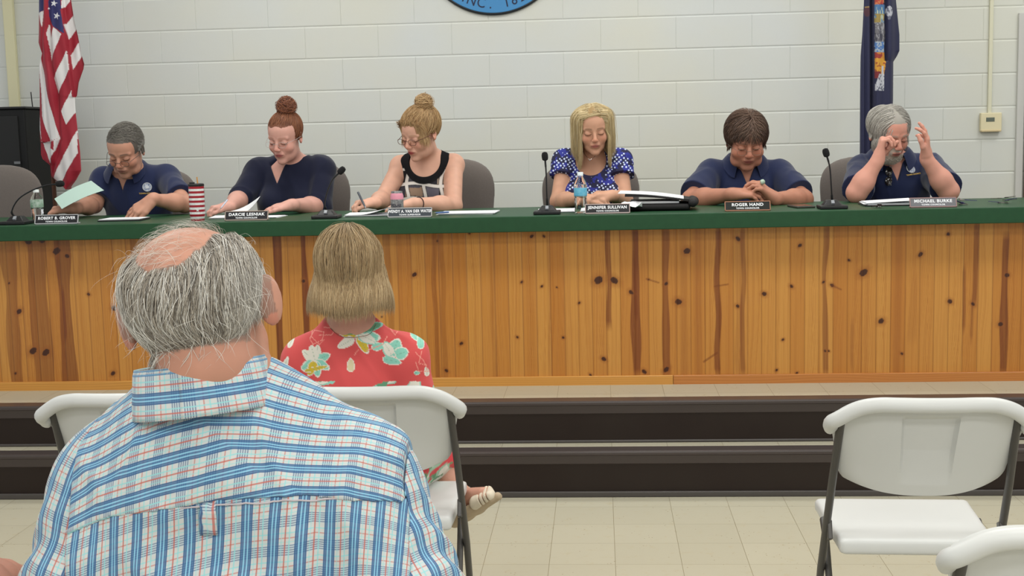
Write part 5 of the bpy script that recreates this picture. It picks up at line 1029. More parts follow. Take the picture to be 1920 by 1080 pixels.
# ================================================================== FOLDING CHAIRS
M_PL = mat('white moulded plastic', srgb(205, 207, 206), .38, spec=.4); M_LEG = mat('grey powder-coated tube', srgb(78, 76, 74), .38, metal=.3)
def folding_chair(label):
    t = thing('folding_chair', label, 'chair', (0, 0, 0), 0, 'white plastic folding chairs')
    # back panel: local x, s (0 bottom..1 top)
    nx, ns = 101, 61; V = []; zb, ztp = .575, .84
    def outline(s_):       # half width at height s
        w0 = .196+.030*min(1, s_/.75)-.009*max(0, 1-s_/.12)**2
        return w0
    def pt(u, s_, side):
        hw = outline(s_); x = u*hw; topd = .048*max(0, (abs(u)-.42)/.58)**2.6; botd = .034*(1-abs(u)**2.6); z = zb+.034+(ztp-zb-.034)*s_-topd*s_**2-botd*(1-s_)**2*1.0
        lean = -.22+.105*(1-s_)*1.0; y = lean+.045*(abs(u)**2.2)-.045+.0*s_
        roll = 0
        if s_ > .86: k = (s_-.86)/.14; roll = .018*math.sin(k*PI*.5)
        if side: return (x, y+.016, z-.002)
        rec = .016*(1 if (abs(u) < .30 and .10 < s_ < .80) else 0)*min(1, (.30-abs(u))/.03)*min(1, (.80-s_)/.045)*min(1, (s_-.10)/.35)
        return (x, y-roll-.0+rec, z)
    F_ = []
    us = np.linspace(-1, 1, nx); ss = np.linspace(0, 1, ns)
    for side in (0, 1):
        for s_ in ss:
            for u in us: V.append(pt(u, s_, side))
    n0 = nx*ns
    for i in range(ns-1):
        for j in range(nx-1):
            a = i*nx+j; F_.append((a, a+1, a+nx+1, a+nx)); F_.append((a+n0, a+nx+n0, a+nx+1+n0, a+1+n0))
    for j in range(nx-1):
        F_.append((j, j+n0, j+1+n0, j+1)); a = (ns-1)*nx+j; F_.append((a, a+1, a+1+n0, a+n0))
    for i in range(ns-1):
        a = i*nx; F_.append((a, a+nx, a+nx+n0, a+n0)); a = i*nx+nx-1; F_.append((a, a+n0, a+nx+n0, a+nx))
    MB().add(V, F_).build('backrest', M_PL, t, smooth=True)
    # thick rolled rim along the top and upper corners
    rim = []
    for u in np.linspace(-1, 1, 61): x, y, z = pt(u, 1, 0); rim.append((x, y+.004, z-.014))
    def side(sg): 
        out = []
        for s_ in (.70, .76, .84, .92): x, y, z = pt(sg, s_, 0); out.append((x+sg*.004, y+.003, z-.008))
        return out
    L_ = side(-1); R_ = side(1)[::-1]; path = bez(L_+rim[1:-1:6]+R_, 90); rr = [.005+.0135*math.sin(min(1, min(i, 89-i)/11)*PI/2) for i in range(90)]
    g = MB(); g.tube(path, rr, 14); g.build('top_rim', M_PL, t, smooth=True)
    # seat
    S = SDF(.006)
    def fseat(X, Y_, Z):
        w = .200+.018*np.clip((Y_+.1)/.4, 0, 1); zz = Z-(.425+.0*Y_)+.012*np.exp(-(X/.16)**2)*0; d = np.maximum(np.abs(X)-w+.02, 0)**2; ly = np.maximum(np.abs(Y_-.08)-.2+.02, 0)**2; lz = np.maximum(np.abs(zz)-.02+.012, 0)**2
        return (np.sqrt(d+ly+lz*1.0)-.0125)
    S.ops.append(('f', fseat, 0, 'u', np.array((-.25, -.15, .38)), np.array((.25, .31, .47)))); S.build('seat', M_PL, t, world=False)
    for q in (-1, 1):
        g = MB(); g.tube([(q*.205, -.212, .79), (q*.214, -.12, .60), (q*.222, .02, .33), (q*.222, .19, .012)], .0125, 12, sx=.8); g.build('front_leg', M_LEG, t, smooth=True)
        g = MB(); g.tube([(q*.203, .13, .425), (q*.203, .07, .39), (q*.206, -.235, .012)], .0115, 12, sx=.8); g.build('rear_leg', M_LEG, t, smooth=True)
        MB().box((q*.212, -.06, .455), (.012, .03, .05), Matrix.Rotation(-.4, 3, 'X')).build('hinge_bracket', M_LEG, t, bevel=.003)
        for (yy, zz) in ((.19, .008), (-.235, .008)):
            MB().box((q*(.226 if yy > 0 else .206), yy, zz), (.03, .034, .016)).build('foot_cap', mat('dark rubber', srgb(40, 40, 40), .7), t, bevel=.003)
    MB().tube([(-.224, .14, .10), (.224, .14, .10)], .008, 8).build('front_crossbar', M_LEG, t, smooth=True)
    MB().tube([(-.205, -.19, .07), (.205, -.19, .07)], .008, 8).build('rear_crossbar', M_LEG, t, smooth=True)
    return t
def placeL(o, px, py, rz):     # put the back's upper left corner at a pixel
    c = atz(px, py, .825); R = Matrix.Rotation(rz, 3, 'Z'); o.rotation_euler = (0, 0, rz); o.location = Vector((c.x, c.y, 0))-R @ Vector((-.226, -.22, 0))
fc = folding_chair('empty white folding chair at right, its whole seat in view'); placeL(fc, 1563, 752, -.04)
bpy.context.view_layer.update()
def cp(label): c = copy_tree(fc); c['label'] = label; return c
c2 = cp('white folding chair holding the woman in the red floral top'); placeL(c2, 534, 733, .03)
c3 = cp('white folding chair at far left, half hidden by the man in plaid'); placeL(c3, 79, 745, .02)
c4 = cp('nearest white folding chair, cut off at the lower right corner'); placeL(c4, 1787, 990, -.05)
# ================================================================== WOMAN IN THE FLORAL TOP (seen from behind)
Yw = 3.50
def person_root(label, p): return thing('person', label, 'person', (p[0], p[1], 0))
hd = Head(A(657, 505, 3.44), yaw=180, pitch=6, roll=0, sc=1.03, wx=.97)
nk = A(658, 622, 3.50); sl, sr = A(575, 676, 3.50), A(757, 672, 3.50); pel = np.array([(sl[0]+sr[0])/2, 3.52, .52]); wroot = person_root('blonde woman with a chin-length bob in a red floral top, seen from behind', pel)
kL, kR = pel+np.array([-.12, .42, -.02]), A(800, 858, 3.86); ank = A(862, 928, 3.82)
S = SDF(.0038); hd.sculpt(S, nk, False); torso(S, nk, sl, sr, pel, .11, .02)
aw = [(sl, sl+np.array([-.05, .02, -.27]), sl+np.array([.02, .22, -.33])), (sr, sr+np.array([.05, .02, -.27]), sr+np.array([-.03, .22, -.33]))]
for i, (a, b, c) in enumerate(aw): arm(S, a, b, c, .98); hand(S, c, F=(.6 if i == 0 else -.6, .7, -.2), N=(0, 0, -1), T=(0, 1, 0), sc=.9)
S.cone(pel+np.array([-.08, .05, .0]), kL, .085, .06, .03); S.cone(kL, np.array([kL[0]-.02, kL[1]-.02, .08]), .056, .034, .02); S.cone(pel+np.array([.08, .05, .03]), kR, .085, .06, .03); S.cone(kR, ank, .056, .032, .02)
toe = A(921, 922, 3.70); heel = A(852, 962, 3.80); fdir = unit(toe-heel); S.cone(ank, heel+np.array([0, 0, .02]), .032, .026, .015); S.cone(ank-np.array([0, 0, .01]), heel+(toe-heel)*.8+np.array([0, 0, .006]), .03, .022, .02)
for k in range(5): S.cone(heel+(toe-heel)*.75+np.array([0, -.028+.014*k, .004]), toe+np.array([-.004*abs(k-1), -.03+.015*k, .0]), .011, .0085, .003)
lf = np.array([kL[0]-.02, kL[1]-.02, .05]); S.cone(lf, lf+np.array([0, .15, -.015]), .03, .025, .02)
S.build('body', skin_mat(), wroot, cols=lambda P: hd.colors(P, (198, 148, 128), (160, 90, 84), (130, 100, 70), hair=(128, 100, 68), hmask=lambda x, y, z: ((z > -.06) & (y > -.03))*1.0))
def floral(P):
    q, wz = pix(P); x, y = q[:, 0], q[:, 1]; C = np.ones((len(P), 3))*lin(208, 84, 84); tl, wh, ye, gr = lin(140, 204, 186), lin(222, 220, 208), lin(206, 180, 60), lin(96, 150, 118)
    front = P[:, 1] < Yw+.02
    def petal(cx_, cy_, l, w_, ang, col, edge=wh, ew=.16):
        a = math.radians(ang); u = (x-cx_)*math.cos(a)+(y-cy_)*math.sin(a); v = -(x-cx_)*math.sin(a)+(y-cy_)*math.cos(a); u = u/l; wv = w_*np.sqrt(np.clip(1-(2*u-1)**2, 0, 1))*(1.15-.5*u); m_ = (u > 0) & (u < 1) & (np.abs(v) < wv) & front
        C[m_] = edge; m2 = (u > .06) & (u < .9) & (np.abs(v) < wv-w_*ew) & front; C[m2] = col*(1-.0)+0; m3 = m2 & (np.abs(v) < .45); C[m3] = mixc(col*np.ones((m3.sum(), 3)), gr*np.ones((m3.sum(), 3)), .5*np.ones(m3.sum()))
    def line(pts, w_=.7):
        for (x1, y1), (x2, y2) in zip(pts, pts[1:]):
            dx_, dy_ = x2-x1, y2-y1; t = np.clip(((x-x1)*dx_+(y-y1)*dy_)/(dx_*dx_+dy_*dy_), 0, 1); d = np.hypot(x-x1-t*dx_, y-y1-t*dy_); C[(d < w_) & front] = lin(232, 150, 138)
    S_ = 1/3.375
    X_ = lambda a: 480+a*S_; Y_ = lambda b: 400+b*S_
    def P_(a, b, l, w_, an, c, **k): petal(X_(a), Y_(b), l*S_, w_*S_, an, c, **k)
    # central lily
    P_(640, 775, 150, 42, 200, ye); P_(620, 790, 120, 34, 150, wh); P_(645, 770, 135, 34, 62, ye); P_(640, 770, 150, 46, 8, tl); P_(650, 760, 130, 40, 28, wh, edge=tl); P_(640, 740, 170, 34, -14, gr, edge=tl); P_(730, 850, 100, 28, -10, tl); P_(640, 745, 125, 26, 178, gr, edge=tl)
    # right bud
    P_(860, 905, 120, 52, -70, tl); P_(880, 900, 90, 46, -20, tl); P_(860, 900, 100, 40, -120, wh, edge=tl); P_(800, 920, 125, 30, 12, tl)
    # left lily
    for an, c in ((-80, wh), (-140, wh), (-25, tl), (30, tl), (80, tl), (150, tl), (115, ye), (-105, wh)): P_(375, 935, 105, 34, an, c)
    P_(300, 1000, 170, 16, -12, ye); P_(600, 1005, 90, 28, -90, lin(206, 196, 160))
    P_(255, 750, 105, 30, -25, tl); P_(205, 850, 85, 17, -65, wh); P_(120, 985, 100, 22, -75, tl); P_(165, 1010, 110, 20, -70, wh); P_(180, 1050, 90, 24, -10, tl); P_(130, 900, 110, 14, -60, gr, edge=tl); P_(1045, 860, 100, 26, -95, tl); P_(985, 745, 70, 22, 60, tl); P_(1085, 1030, 60, 18, -100, wh); P_(1000, 1010, 40, 14, 0, tl)
    for pts in ([(340, 790), (370, 740), (430, 750), (420, 800), (360, 830), (340, 790)], [(430, 720), (500, 730), (480, 770), (400, 770)], [(360, 720), (350, 780), (400, 830), (430, 800)], [(830, 700), (880, 770), (910, 720), (900, 690)], [(1010, 880), (1060, 930), (1090, 1000), (1030, 1000), (1010, 940)], [(1050, 870), (1030, 950), (1080, 960)], [(830, 780), (800, 830), (700, 870)], [(620, 900), (650, 860)], [(960, 690), (1000, 760)]):
        line([(X_(a), Y_(b)) for a, b in pts])
    # lower part (behind the chair) and skirt: scattered motifs
    low = (y > 715) & front; n1 = vnoise(x*.045, y*.045, 5); n2 = vnoise(x*.09, y*.09, 8); C[low & (n1 > .62)] = tl; C[low & (n1 > .7)] = wh; C[low & (n2 > .78)] = gr
    return C
M_FLO = mat('floral knit', attr='Col', rough=.75, sheen=.1, spec=.2)
S = SDF(.0027); S.inf = .010; torso(S, nk, sl, sr, pel, .11, .02)
for a, b, c in aw: S.ell(a, (.058,)*3, .03); S.cone(a, a+(b-a)*.8, .056, .052, .02, flat=True)
S.inf = 0; S.disp(shirt_noise(71, .003, .0014)); n0 = A(658, 600, 3.5); S.cone(n0+np.array([0, .0, -.004]), n0+np.array([0, .02, .14]), .066, .10, .006, 's'); S.build('floral_top', M_FLO, wroot, cols=floral, lo=np.array([-99, -99, .55]))
S = SDF(.006); S.cone(pel+np.array([-.08, .03, .0]), kL, .10, .075, .04); S.cone(pel+np.array([.08, .03, .02]), kR+np.array([.01, 0, 0]), .10, .075, .04); S.ell(pel, (.19, .15, .13), .04); S.cone(kR, kR+(ank-kR)*.45, .07, .062, .03, flat=True); S.cone(kL, kL+np.array([0, 0, -.2]), .075, .075, .03, flat=True); S.disp(shirt_noise(72, .004, .002)); 
def skirtc(P):
    x, y = P[:, 0]*200, P[:, 2]*200; n1 = vnoise(x*.22, y*.22, 5); n2 = vnoise(x*.4, y*.4, 8); C = np.ones((len(P), 3))*lin(200, 60, 68); C[n1 > .55] = lin(150, 186, 160); C[n1 > .7] = lin(218, 216, 204); C[n2 > .75] = lin(90, 140, 100); return C
S.build('floral_skirt', M_FLO, wroot, cols=skirtc)
def dirb(x, y, z, t): hi = np.clip((z-.06)/.05, 0, 1)*(1-t); return np.stack([np.clip(x*16, -1, 1)*(1.2*hi+.12)+0*x, .55*hi*np.sign(y)+.06, -1+.6*hi], 1)
exb = ((0, .0, -.04, .08, .09, .1), (0, .004, -.11, .098, .096, .13))
def ltb(p, C, r): k = r.random(len(C)); C = mixc(C, lin(208, 186, 148)*np.ones_like(C), (k < .25)*.5); return mixc(C, lin(126, 98, 64)*np.ones_like(C), (k > .86)*.55)
hd.hair('hair', wroot, 22000, lambda x, y, z: (z > .02) | ((y > -.04) & (z > -.02)), dirb, lambda x, y, z, r: np.clip(.142+.75*np.clip(z, 0, .2)+.04*np.clip(np.hypot(x, y)*0, 0, 1)+r.normal(0, .005, len(x)), .05, .28), 14, (.006, .022), .0022, (150, 124, 88), (188, 162, 122), 71, extra=exb, grav=.25, jit=.07, cling=.45, light=ltb, wave=.0007)
nc = MB(); nc.tube(bez([A(614, 604, 3.47), A(622, 618, 3.43), A(645, 632, 3.415), A(690, 628, 3.42), A(705, 608, 3.46)], 24), .0009, 5); nc.build('necklace', mat('silver chain', srgb(200, 190, 180), .25, metal=1), wroot, smooth=True, world=True)
# sandal: its own thing on the raised foot
sd = thing('sandal', 'cream strappy sandal on the floral woman\'s raised foot', 'shoe', tuple(heel)); M_SA = mat('cream leather', srgb(214, 204, 184), .5); M_SO = mat('tan sole', srgb(176, 158, 132), .6)
upv = unit(np.cross(fdir, np.cross(np.array([0, 0, 1.0]), fdir))); sdv = np.cross(fdir, upv); Lf = np.linalg.norm(toe-heel)+.03
S = SDF(.0025); bse = heel-upv*.021
S.chain([bse-fdir*.012, bse+fdir*.05, bse+fdir*.10, bse+fdir*(Lf-.012)], [.022, .019, .017, .012], .015)
for sg in (-1, 1): S.chain([bse+sdv*sg*.014, bse+fdir*.09+sdv*sg*.022, bse+fdir*(Lf-.028)+sdv*sg*.020], [.016, .014, .010], .015)
S.build('sole', M_SO, sd)
S = SDF(.0022)                                   # cross-slit toe piece lying over the toes
for k in range(5): S.cone(heel+(toe-heel)*.62+np.array([0, -.030+.015*k, -.002]), toe+np.array([-.004*abs(k-1), -.031+.0155*k, -.004]), .0195, .0135, .012)
c_ = heel+(toe-heel)*.62; S.ops.append(('p', (c_, -fdir), 0, 'i', None, None))
for k in range(3):
    o_ = heel+(toe-heel)*(.76+.09*k); d_s = unit(sdv+fdir*.6); S.box(o_+upv*.02, (.07, .0018, .06), .0005, .001, 's', R=np.stack([d_s, np.cross(upv, d_s), upv], 1))
S.build('toe_piece', M_SA, sd)
def ring(c, ax, r1, r2, w_, name):
    ax = unit(ax); e1 = unit(np.cross(ax, sdv)); e2 = np.cross(ax, e1); g = MB()
    g.tube([Vector(c+e1*r1*math.cos(a)+e2*r2*math.sin(a)) for a in np.linspace(0, 2*PI, 33)], w_, 8, cap=False); g.build(name, M_SA, sd, smooth=True, world=True)
ring(heel+(toe-heel)*.42+upv*.0, fdir+upv*.2, .036, .036, .0055, 'instep_strap')
ring(ank-upv*.012, unit(ank-kR)+fdir*.25, .040, .037, .005, 'ankle_strap')
# ================================================================== MAN IN THE PLAID SHIRT (seen from behind, nearest)
def plaid_mat():
    m = bpy.data.materials.new('plaid cotton'); m.use_nodes = True; nt = m.node_tree; b = nt.nodes['Principled BSDF']; N = nt.nodes.new; L = nt.links.new
    at_ = N('ShaderNodeAttribute'); at_.attribute_name = 'pl'; sp = N('ShaderNodeSeparateXYZ'); L(at_.outputs['Vector'], sp.inputs[0])
    def math_(op, a, c=None, clamp=False):
        n = N('ShaderNodeMath'); n.operation = op; n.use_clamp = clamp
        for i, x in enumerate((a, c)):
            if x is None: continue
            if isinstance(x, (int, float)): n.inputs[i].default_value = x
            else: L(x, n.inputs[i])
        return n.outputs[0]
    PER = .0375
    def bands(src, specs, soft=.012):
        """returns list of masks for (centre, halfwidth) in units of the period"""
        fr = math_('FRACT', math_('MULTIPLY', src, 1/PER)); out = []
        for c, hw in specs:
            d = math_('ABSOLUTE', math_('SUBTRACT', fr, c)); out.append(math_('MULTIPLY', math_('SUBTRACT', hw+soft, d), 1/soft, True))
        return out
    col = None
    def over(base, c, fac, k=1.0):
        mx = N('ShaderNodeMix'); mx.data_type = 'RGBA'; L(math_('MULTIPLY', fac, k), mx.inputs[0])
        if isinstance(base, tuple): mx.inputs[6].default_value = base
        else: L(base, mx.inputs[6])
        mx.inputs[7].default_value = c; return mx.outputs[2]
    A_, B_ = sp.outputs[0], sp.outputs[1]
    white = srgb(196, 199, 199); blue = srgb(62, 124, 168); navy = srgb(62, 78, 122); rust = srgb(186, 96, 82); teal = srgb(140, 204, 208); lt = srgb(150, 196, 218)
    c = over(white, lt, bands(B_, [(.30, .20)])[0], .28)
    for ctr in (.14, .22, .30, .38, .46): c = over(c, navy, bands(B_, [(ctr, .013)])[0], .66)
    c = over(c, rust, bands(B_, [(.72, .017)])[0], .6); c = over(c, teal, bands(B_, [(.90, .017)])[0], .75); c = over(c, teal, bands(B_, [(.58, .013)])[0], .55)
    bm = bands(A_, [(.30, .20)], .02)[0]; c = over(c, blue, bm, .80)
    for ctr, k in ((.12, .75), (.18, .6), (.30, .45), (.42, .6), (.48, .75)): c = over(c, navy, bands(A_, [(ctr, .014)])[0], k)
    for ctr in (.24, .36): c = over(c, srgb(150, 206, 232), bands(A_, [(ctr, .014)])[0], .8)
    c = over(c, rust, bands(A_, [(.74, .022)])[0], .78); c = over(c, teal, bands(A_, [(.90, .020)])[0], .75); c = over(c, teal, bands(A_, [(.60, .014)])[0], .5)
    L(c, b.inputs['Base Color']); b.inputs['Roughness'].default_value = .85; b.inputs['Specular IOR Level'].default_value = .15; b.inputs['Sheen Weight'].default_value = .1
    tc = N('ShaderNodeTexCoord'); nz = N('ShaderNodeTexNoise'); nz.inputs['Scale'].default_value = 16; nz.inputs['Detail'].default_value = 3; L(tc.outputs['Object'], nz.inputs[0]); bp = N('ShaderNodeBump'); bp.inputs['Strength'].default_value = .6; bp.inputs['Distance'].default_value = .014; L(nz.outputs[0], bp.inputs['Height']); L(bp.outputs[0], b.inputs['Normal'])
    return m
M_PLAID = plaid_mat()
Ym = 1.74
A3 = lambda px, py, Y=1.60: np.array(at(px, py, Y))
hd = Head(A3(378, 598, 1.70), yaw=183, pitch=10, roll=9, sc=1.07, wx=1.06)
nk = A3(402, 770, 1.73); shL = A3(226, 918, 1.74); shR = A3(662, 912, 1.74); elL = A3(150, 1150, 1.70); elR = A3(752, 1134, 1.70)
ctr = A3(440, 1010, 1.76); pel = np.array([ctr[0], 1.82, .52]); mroot = thing('person', 'grey-haired balding man in a blue plaid shirt, seen from behind', 'person', (pel[0], pel[1], 0))
wL, wR = elL+np.array([.10, .20, -.03]), elR+np.array([-.08, .22, -.03])
def man_torso(S, cloth=True):
    S.cone(nk+np.array([0, .01, .02]), shL+np.array([.04, 0, .01]), .056, .056, .06); S.cone(nk+np.array([0, .01, .02]), shR+np.array([-.04, 0, .01]), .056, .056, .06)
    S.ell(nk+np.array([.0, .0, -.07]), (.14, .10, .09), .06)
    if cloth: S.ell(nk+np.array([0, -.012, -.01]), (.09, .072, .06), .04)
    S.ell(ctr+np.array([-.005, .0, .02]), (.215, .135, .20), .06); S.ell(ctr+np.array([0, .01, -.16]), (.235, .16, .26), .06); S.ell(pel+np.array([0, 0, .1]), (.20, .17, .2), .06)
    for q, sg in ((shL, 1), (shR, -1)): S.ell(q+np.array([sg*.06, -.035, -.06]), (.085, .075, .12), .05)
S = SDF(.0036); hd.sculpt(S, nk, True, nr=.062, ear=.011, earz=.014); man_torso(S, False)
for a, b_, c in ((shL, elL, wL), (shR, elR, wR)): arm(S, a, b_, c, 1.15); hand(S, c, F=(.3 if a is shL else -.3, .8, -.35), N=(0, -.3, -1), T=((1 if a is shL else -1), 0, 0))
bald = lambda x, y, z: ((x-.006)/.057)**2+((.125-z)/.066)**2 < 1+.25*(vnoise(x*70, y*70+z*50, 4)-.5)
S.build('body', skin_mat(), mroot, cols=lambda P: hd.colors(P, (186, 136, 116), (160, 90, 84), (120, 116, 110), hair=(112, 104, 96), hmask=lambda x, y, z: (~bald(x, y, z) & ((z > .06) & (y > -.07) | (y > -.03) & (z > -.01) | (y > .02) & (z > -.04)))*.6, blush=.25))
sx = np.array([A3(p, 900, y_)[0] for p, y_ in ((60, 1.72), (105, 1.68), (210, 1.62), (390, 1.59), (560, 1.60), (735, 1.67), (800, 1.72))]); sz = np.array([A3(p, q, y_)[2] for (p, q), y_ in zip(((60, 1010), (105, 1000), (210, 966), (390, 947), (560, 938), (735, 936), (800, 934)), (1.72, 1.68, 1.62, 1.59, 1.60, 1.67, 1.72))])
seam = lambda x: np.interp(x, sx, sz)
xR = lambda z: np.interp(z, [A3(0, q)[2] for q in (1080, 1010, 940, 860, 790, 740)], [A3(p, 900)[0] for p in (752, 748, 736, 736, 733, 700)])
xL = lambda z: np.interp(z, [A3(0, q)[2] for q in (1080, 1000, 930, 860, 810, 760)], [A3(p, 900)[0] for p in (100, 104, 106, 112, 135, 175)])
x0u = A3(430, 900)[0]; xr0 = A3(640, 900)[0]; tilt = .085
def vcoord(P): x = P[:, 0]; dx = np.clip(xr0-x, 0, 1); return P[:, 2]+.50*dx**2-.03*np.clip(x-xr0, -1, 1)+.25*np.clip(x-xr0, 0, 1)**2+np.clip(P[:, 1]-1.62, 0, 1)*.9
def ucoord(P): x = P[:, 0]-x0u; return .30*np.arcsin(np.clip(x/.30, -.99, .99))-tilt*(P[:, 2]-ctr[2])
n1, n2, n3 = Noise(81, 7), Noise(82, 9), Noise(83, 5)
def folds(x, y, z):
    u = x*1.0; d = n1(x*.5, y*.6, z*1.4, 22)*.0055+n2(x, y, z, 60)*.0016
    d = d*1.15-.0045*np.exp(-(n3(x*1.6, y, z*.9, 20)/.16)**2)
    # long sagging creases fanning from the shoulders, vertical ease pleats under the yoke
    d = d+.0045*np.sin((u*46+z*18+1.5*np.sin(z*9)))*np.clip((seam(x)-z)/.04, 0, 1)*np.exp(-((np.abs(x-ctr[0])-.15)/.09)**2)
    return d.astype(np.float32)
big = np.array([9, 9, 9.0])
def torso_piece(name, cond, inf, extra=None):
    S = SDF(.0038); S.inf = inf; man_torso(S)
    for q_, e_q in ((shR, elR), (shL, elL)): S.ell(q_+np.array([0, 0, -.01]), (.073, .07, .075), .05); S.cone(q_, q_+(e_q-q_)*1.0, .078, .080, .04)
    S.inf = 0; S.disp(folds)
    c0 = nk+np.array([0, 0, .02]); S.cone(c0+np.array([0, .0, .012]), c0+np.array([-.01, .0, .16]), .076, .09, .008, 's')
    S.ops.append(('f', cond, 0, 'i', -big, big)); return S
sy = lambda X, Y, Z: np.maximum(np.maximum(seam(X+0*Z)-Z, X-xR(Z)-.0*Y), xL(Z)-X)
sb = lambda X, Y, Z: np.maximum(np.maximum(Z-seam(X+0*Z)-.004, X-xR(Z)-.002+0*Y), xL(Z)-.002-X)
shirt = torso_piece('shirt_back', sb, .012); shirt = shirt.build('shirt', M_PLAID, mroot, uv=lambda P: np.stack([ucoord(P), vcoord(P), 0*P[:, 0]], 1))
torso_piece('yoke', sy, .0150).build('yoke', M_PLAID, shirt, uv=lambda P: np.stack([vcoord(P), ucoord(P)+.012, 0*P[:, 0]], 1))
def sleeve(q, e, w, sg, cond, name='sleeve'):
    S = SDF(.004); S.inf = .013; man_torso(S); q = np.array(q); S.ell(q+np.array([-sg*.0, 0, -.01]), (.073, .07, .075), .05); S.cone(q, q+(e-q)*1.12, .078, .080, .04, flat=True); S.inf = 0
    m1 = Noise(90+int(sg), 8); d_ = unit(e-q)
    def f(x, y, z):
        t = (x-q[0])*d_[0]+(y-q[1])*d_[1]+(z-q[2])*d_[2]; return (m1(x, y, z, 34)*.006+.004*np.sin(t*85+5*np.sin(y*20)+x*30)*np.clip(t/.12, 0, 1)).astype(np.float32)
    S.disp(f); S.ops.append(('f', cond, 0, 'i', -big, big)); S.cone(nk+np.array([0, .01, .05]), nk+np.array([0, .01, .2]), .074, .09, .008, 's')
    e1 = unit(np.cross(d_, (0, -1, 0))); e2 = np.cross(d_, e1)
    def uv(P):
        r = P-q; t = r @ d_; a = r @ e1; bb = r @ e2; th = np.arctan2(a, bb); return np.stack([th*.085+.01, t, 0*t], 1)
    return S.build(name, M_PLAID, shirt, uv=uv)
sleeve(shR, elR, wR, 1, lambda X, Y, Z: xR(Z)-X+0*Y); sleeve(shL, elL, wL, -1, lambda X, Y, Z: X-xL(Z)+0*Y)
# collar: a stand folded over, with its own weave direction
def plaid_collar():
    TH = np.linspace(.0, 2*PI, 121); rows = []; U = []
    c = nk+np.array([-.002, -.036, .026]); Rc = rotm('Y', -6) @ rotm('X', -6)
    T_ = np.linspace(0, 1, 14)
    for th in TH:
        d = np.array([math.sin(th), -math.cos(th)*1.0, 0]); fr = max(0, (abs(th-PI) < .5)*(1-abs(th-PI)/.5)); rb = .086
        for t in T_:
            if t < .3: q = d*(rb-.003)+np.array([0, 0, .046*(t/.3)-.02*fr])
            elif t < .42: k = (t-.3)/.12; q = d*(rb-.003+.006*k)+np.array([0, 0, .046+.0025*math.sin(PI*k)-.02*fr])
            else: k = (t-.42)/.58; q = d*(rb+.003+.009*k+.0015*math.sin(th*7))+np.array([0, 0, .046-.064*k-.02*fr])
            rows.append(c+Rc @ q); U.append((q[2]+(.0 if t > .42 else .05), th*rb, 0))
    V = np.array(rows); U = np.array(U); n, k = len(TH), len(T_); I = np.arange(n*k).reshape(n, k); q = np.stack([I[:-1, :-1], I[1:, :-1], I[1:, 1:], I[:-1, 1:]], -1).reshape(-1, 4)
    o = link('collar', np_mesh('collar', V, q, None, U), M_PLAID, shirt, True, True); md = o.modifiers.new('solid', 'SOLIDIFY'); md.thickness = .0016; return o
plaid_collar()
# locker loop and yoke seam stitching
def back_pt(px, py):
    c, n = on_surface(YV, px, py, 6); return c+n*.002
YV = np.concatenate([np.array([v.co for v in o.data.vertices]) for o in (shirt, [x for x in COL.objects if x.parent == shirt and x.name.startswith('yoke')][0])])
rows = [[tuple(back_pt(px, py)+Vector((0, -.002-.004*math.sin(PI*k/6), 0))) for px in (376, 386, 397, 408)] for k, py in enumerate(np.linspace(927, 1002, 7))]
V = np.array([p for r in rows for p in r]); I = np.arange(28).reshape(7, 4); q = np.stack([I[:-1, :-1], I[1:, :-1], I[1:, 1:], I[:-1, 1:]], -1).reshape(-1, 4)
uvl = np.array([[(i*.0047)+.016, k*.008, 0] for k in range(7) for i in range(4)]); o = link('locker_loop', np_mesh('locker_loop', V, q, None, uvl), M_PLAID, shirt, True, True); md = o.modifiers.new('solid', 'SOLIDIFY'); md.thickness = .002
g = MB(); g.tube([back_pt(px, np.interp(px, [105, 210, 390, 560, 730], [1000, 966, 947, 938, 936])+1) for px in range(112, 730, 10)], .0013, 6); g.build('yoke_seam', mat('seam thread', srgb(184, 176, 182), .8), shirt, smooth=True, world=True)
# legs and shoes below the frame
S = SDF(.01)
for sg in (-1, 1):
    hp = pel+np.array([sg*.1, .02, .02]); kn = np.array([pel[0]+sg*.16, 2.27, .52]); ft = np.array([kn[0], 2.25, .07]); S.cone(hp, kn, .095, .07, .04); S.cone(kn, ft, .07, .06, .02, flat=True)
S.ell(pel, (.2, .16, .12), .05); S.build('trousers', M_TR, mroot)
for sg in (-1, 1):
    S = SDF(.006); k = np.array([pel[0]+sg*.16, 2.25, .0]); S.chain([k+np.array([0, -.03, .045]), k+np.array([0, .08, .045]), k+np.array([0, .18, .035])], [.045, .044, .034], .02); S.plane(k+np.array([0, 0, .002]), (0, 0, -1)); S.build('shoe', M_BLK, mroot)
# hair: short, swept down and outward around a bald crown
mask = lambda x, y, z: (~bald(x, y, z)) & (((z > .055) & (y > -.075)) | ((y > -.035) & (z > .02+.022*((np.abs(x) > .05) & (y < .035)))) | ((y > .034) & (z > -.05)))
def dirm(x, y, z, t):
    top = np.clip((z-.04)/.05, 0, 1); s_ = np.stack([.55*np.sign(x)*top+x*3, .9*top*np.sign(y+.03)+.1, -.55*top-1*(1-top)], 1); s_[:, 0] += .35*np.sin(y*60+z*40)*(1-top); return s_
def ltm(p, C, r):
    k = r.random(len(C)); C = mixc(C, lin(226, 224, 218)*np.ones_like(C), (k < .26)*.85); C = mixc(C, lin(74, 66, 60)*np.ones_like(C), (k > .80)*.7); sd = np.clip((np.abs(p[:, 0])-.05)/.03, 0, 1); return mixc(C, lin(206, 204, 198)*np.ones_like(C), sd*.5)
hd.hair('hair', mroot, 21000, mask, dirm, lambda x, y, z, r: .042+.018*(z > .02)+r.uniform(-.008, .016, len(x)), 9, (.0015, .013), .00125, (138, 129, 116), (196, 188, 176), 81, extra=((0, -.02, -.04, .068, .068, .09), (0, .03, -.09, .062, .05, .07)), jit=.16, wave=.0007, light=ltm, grav=.15)
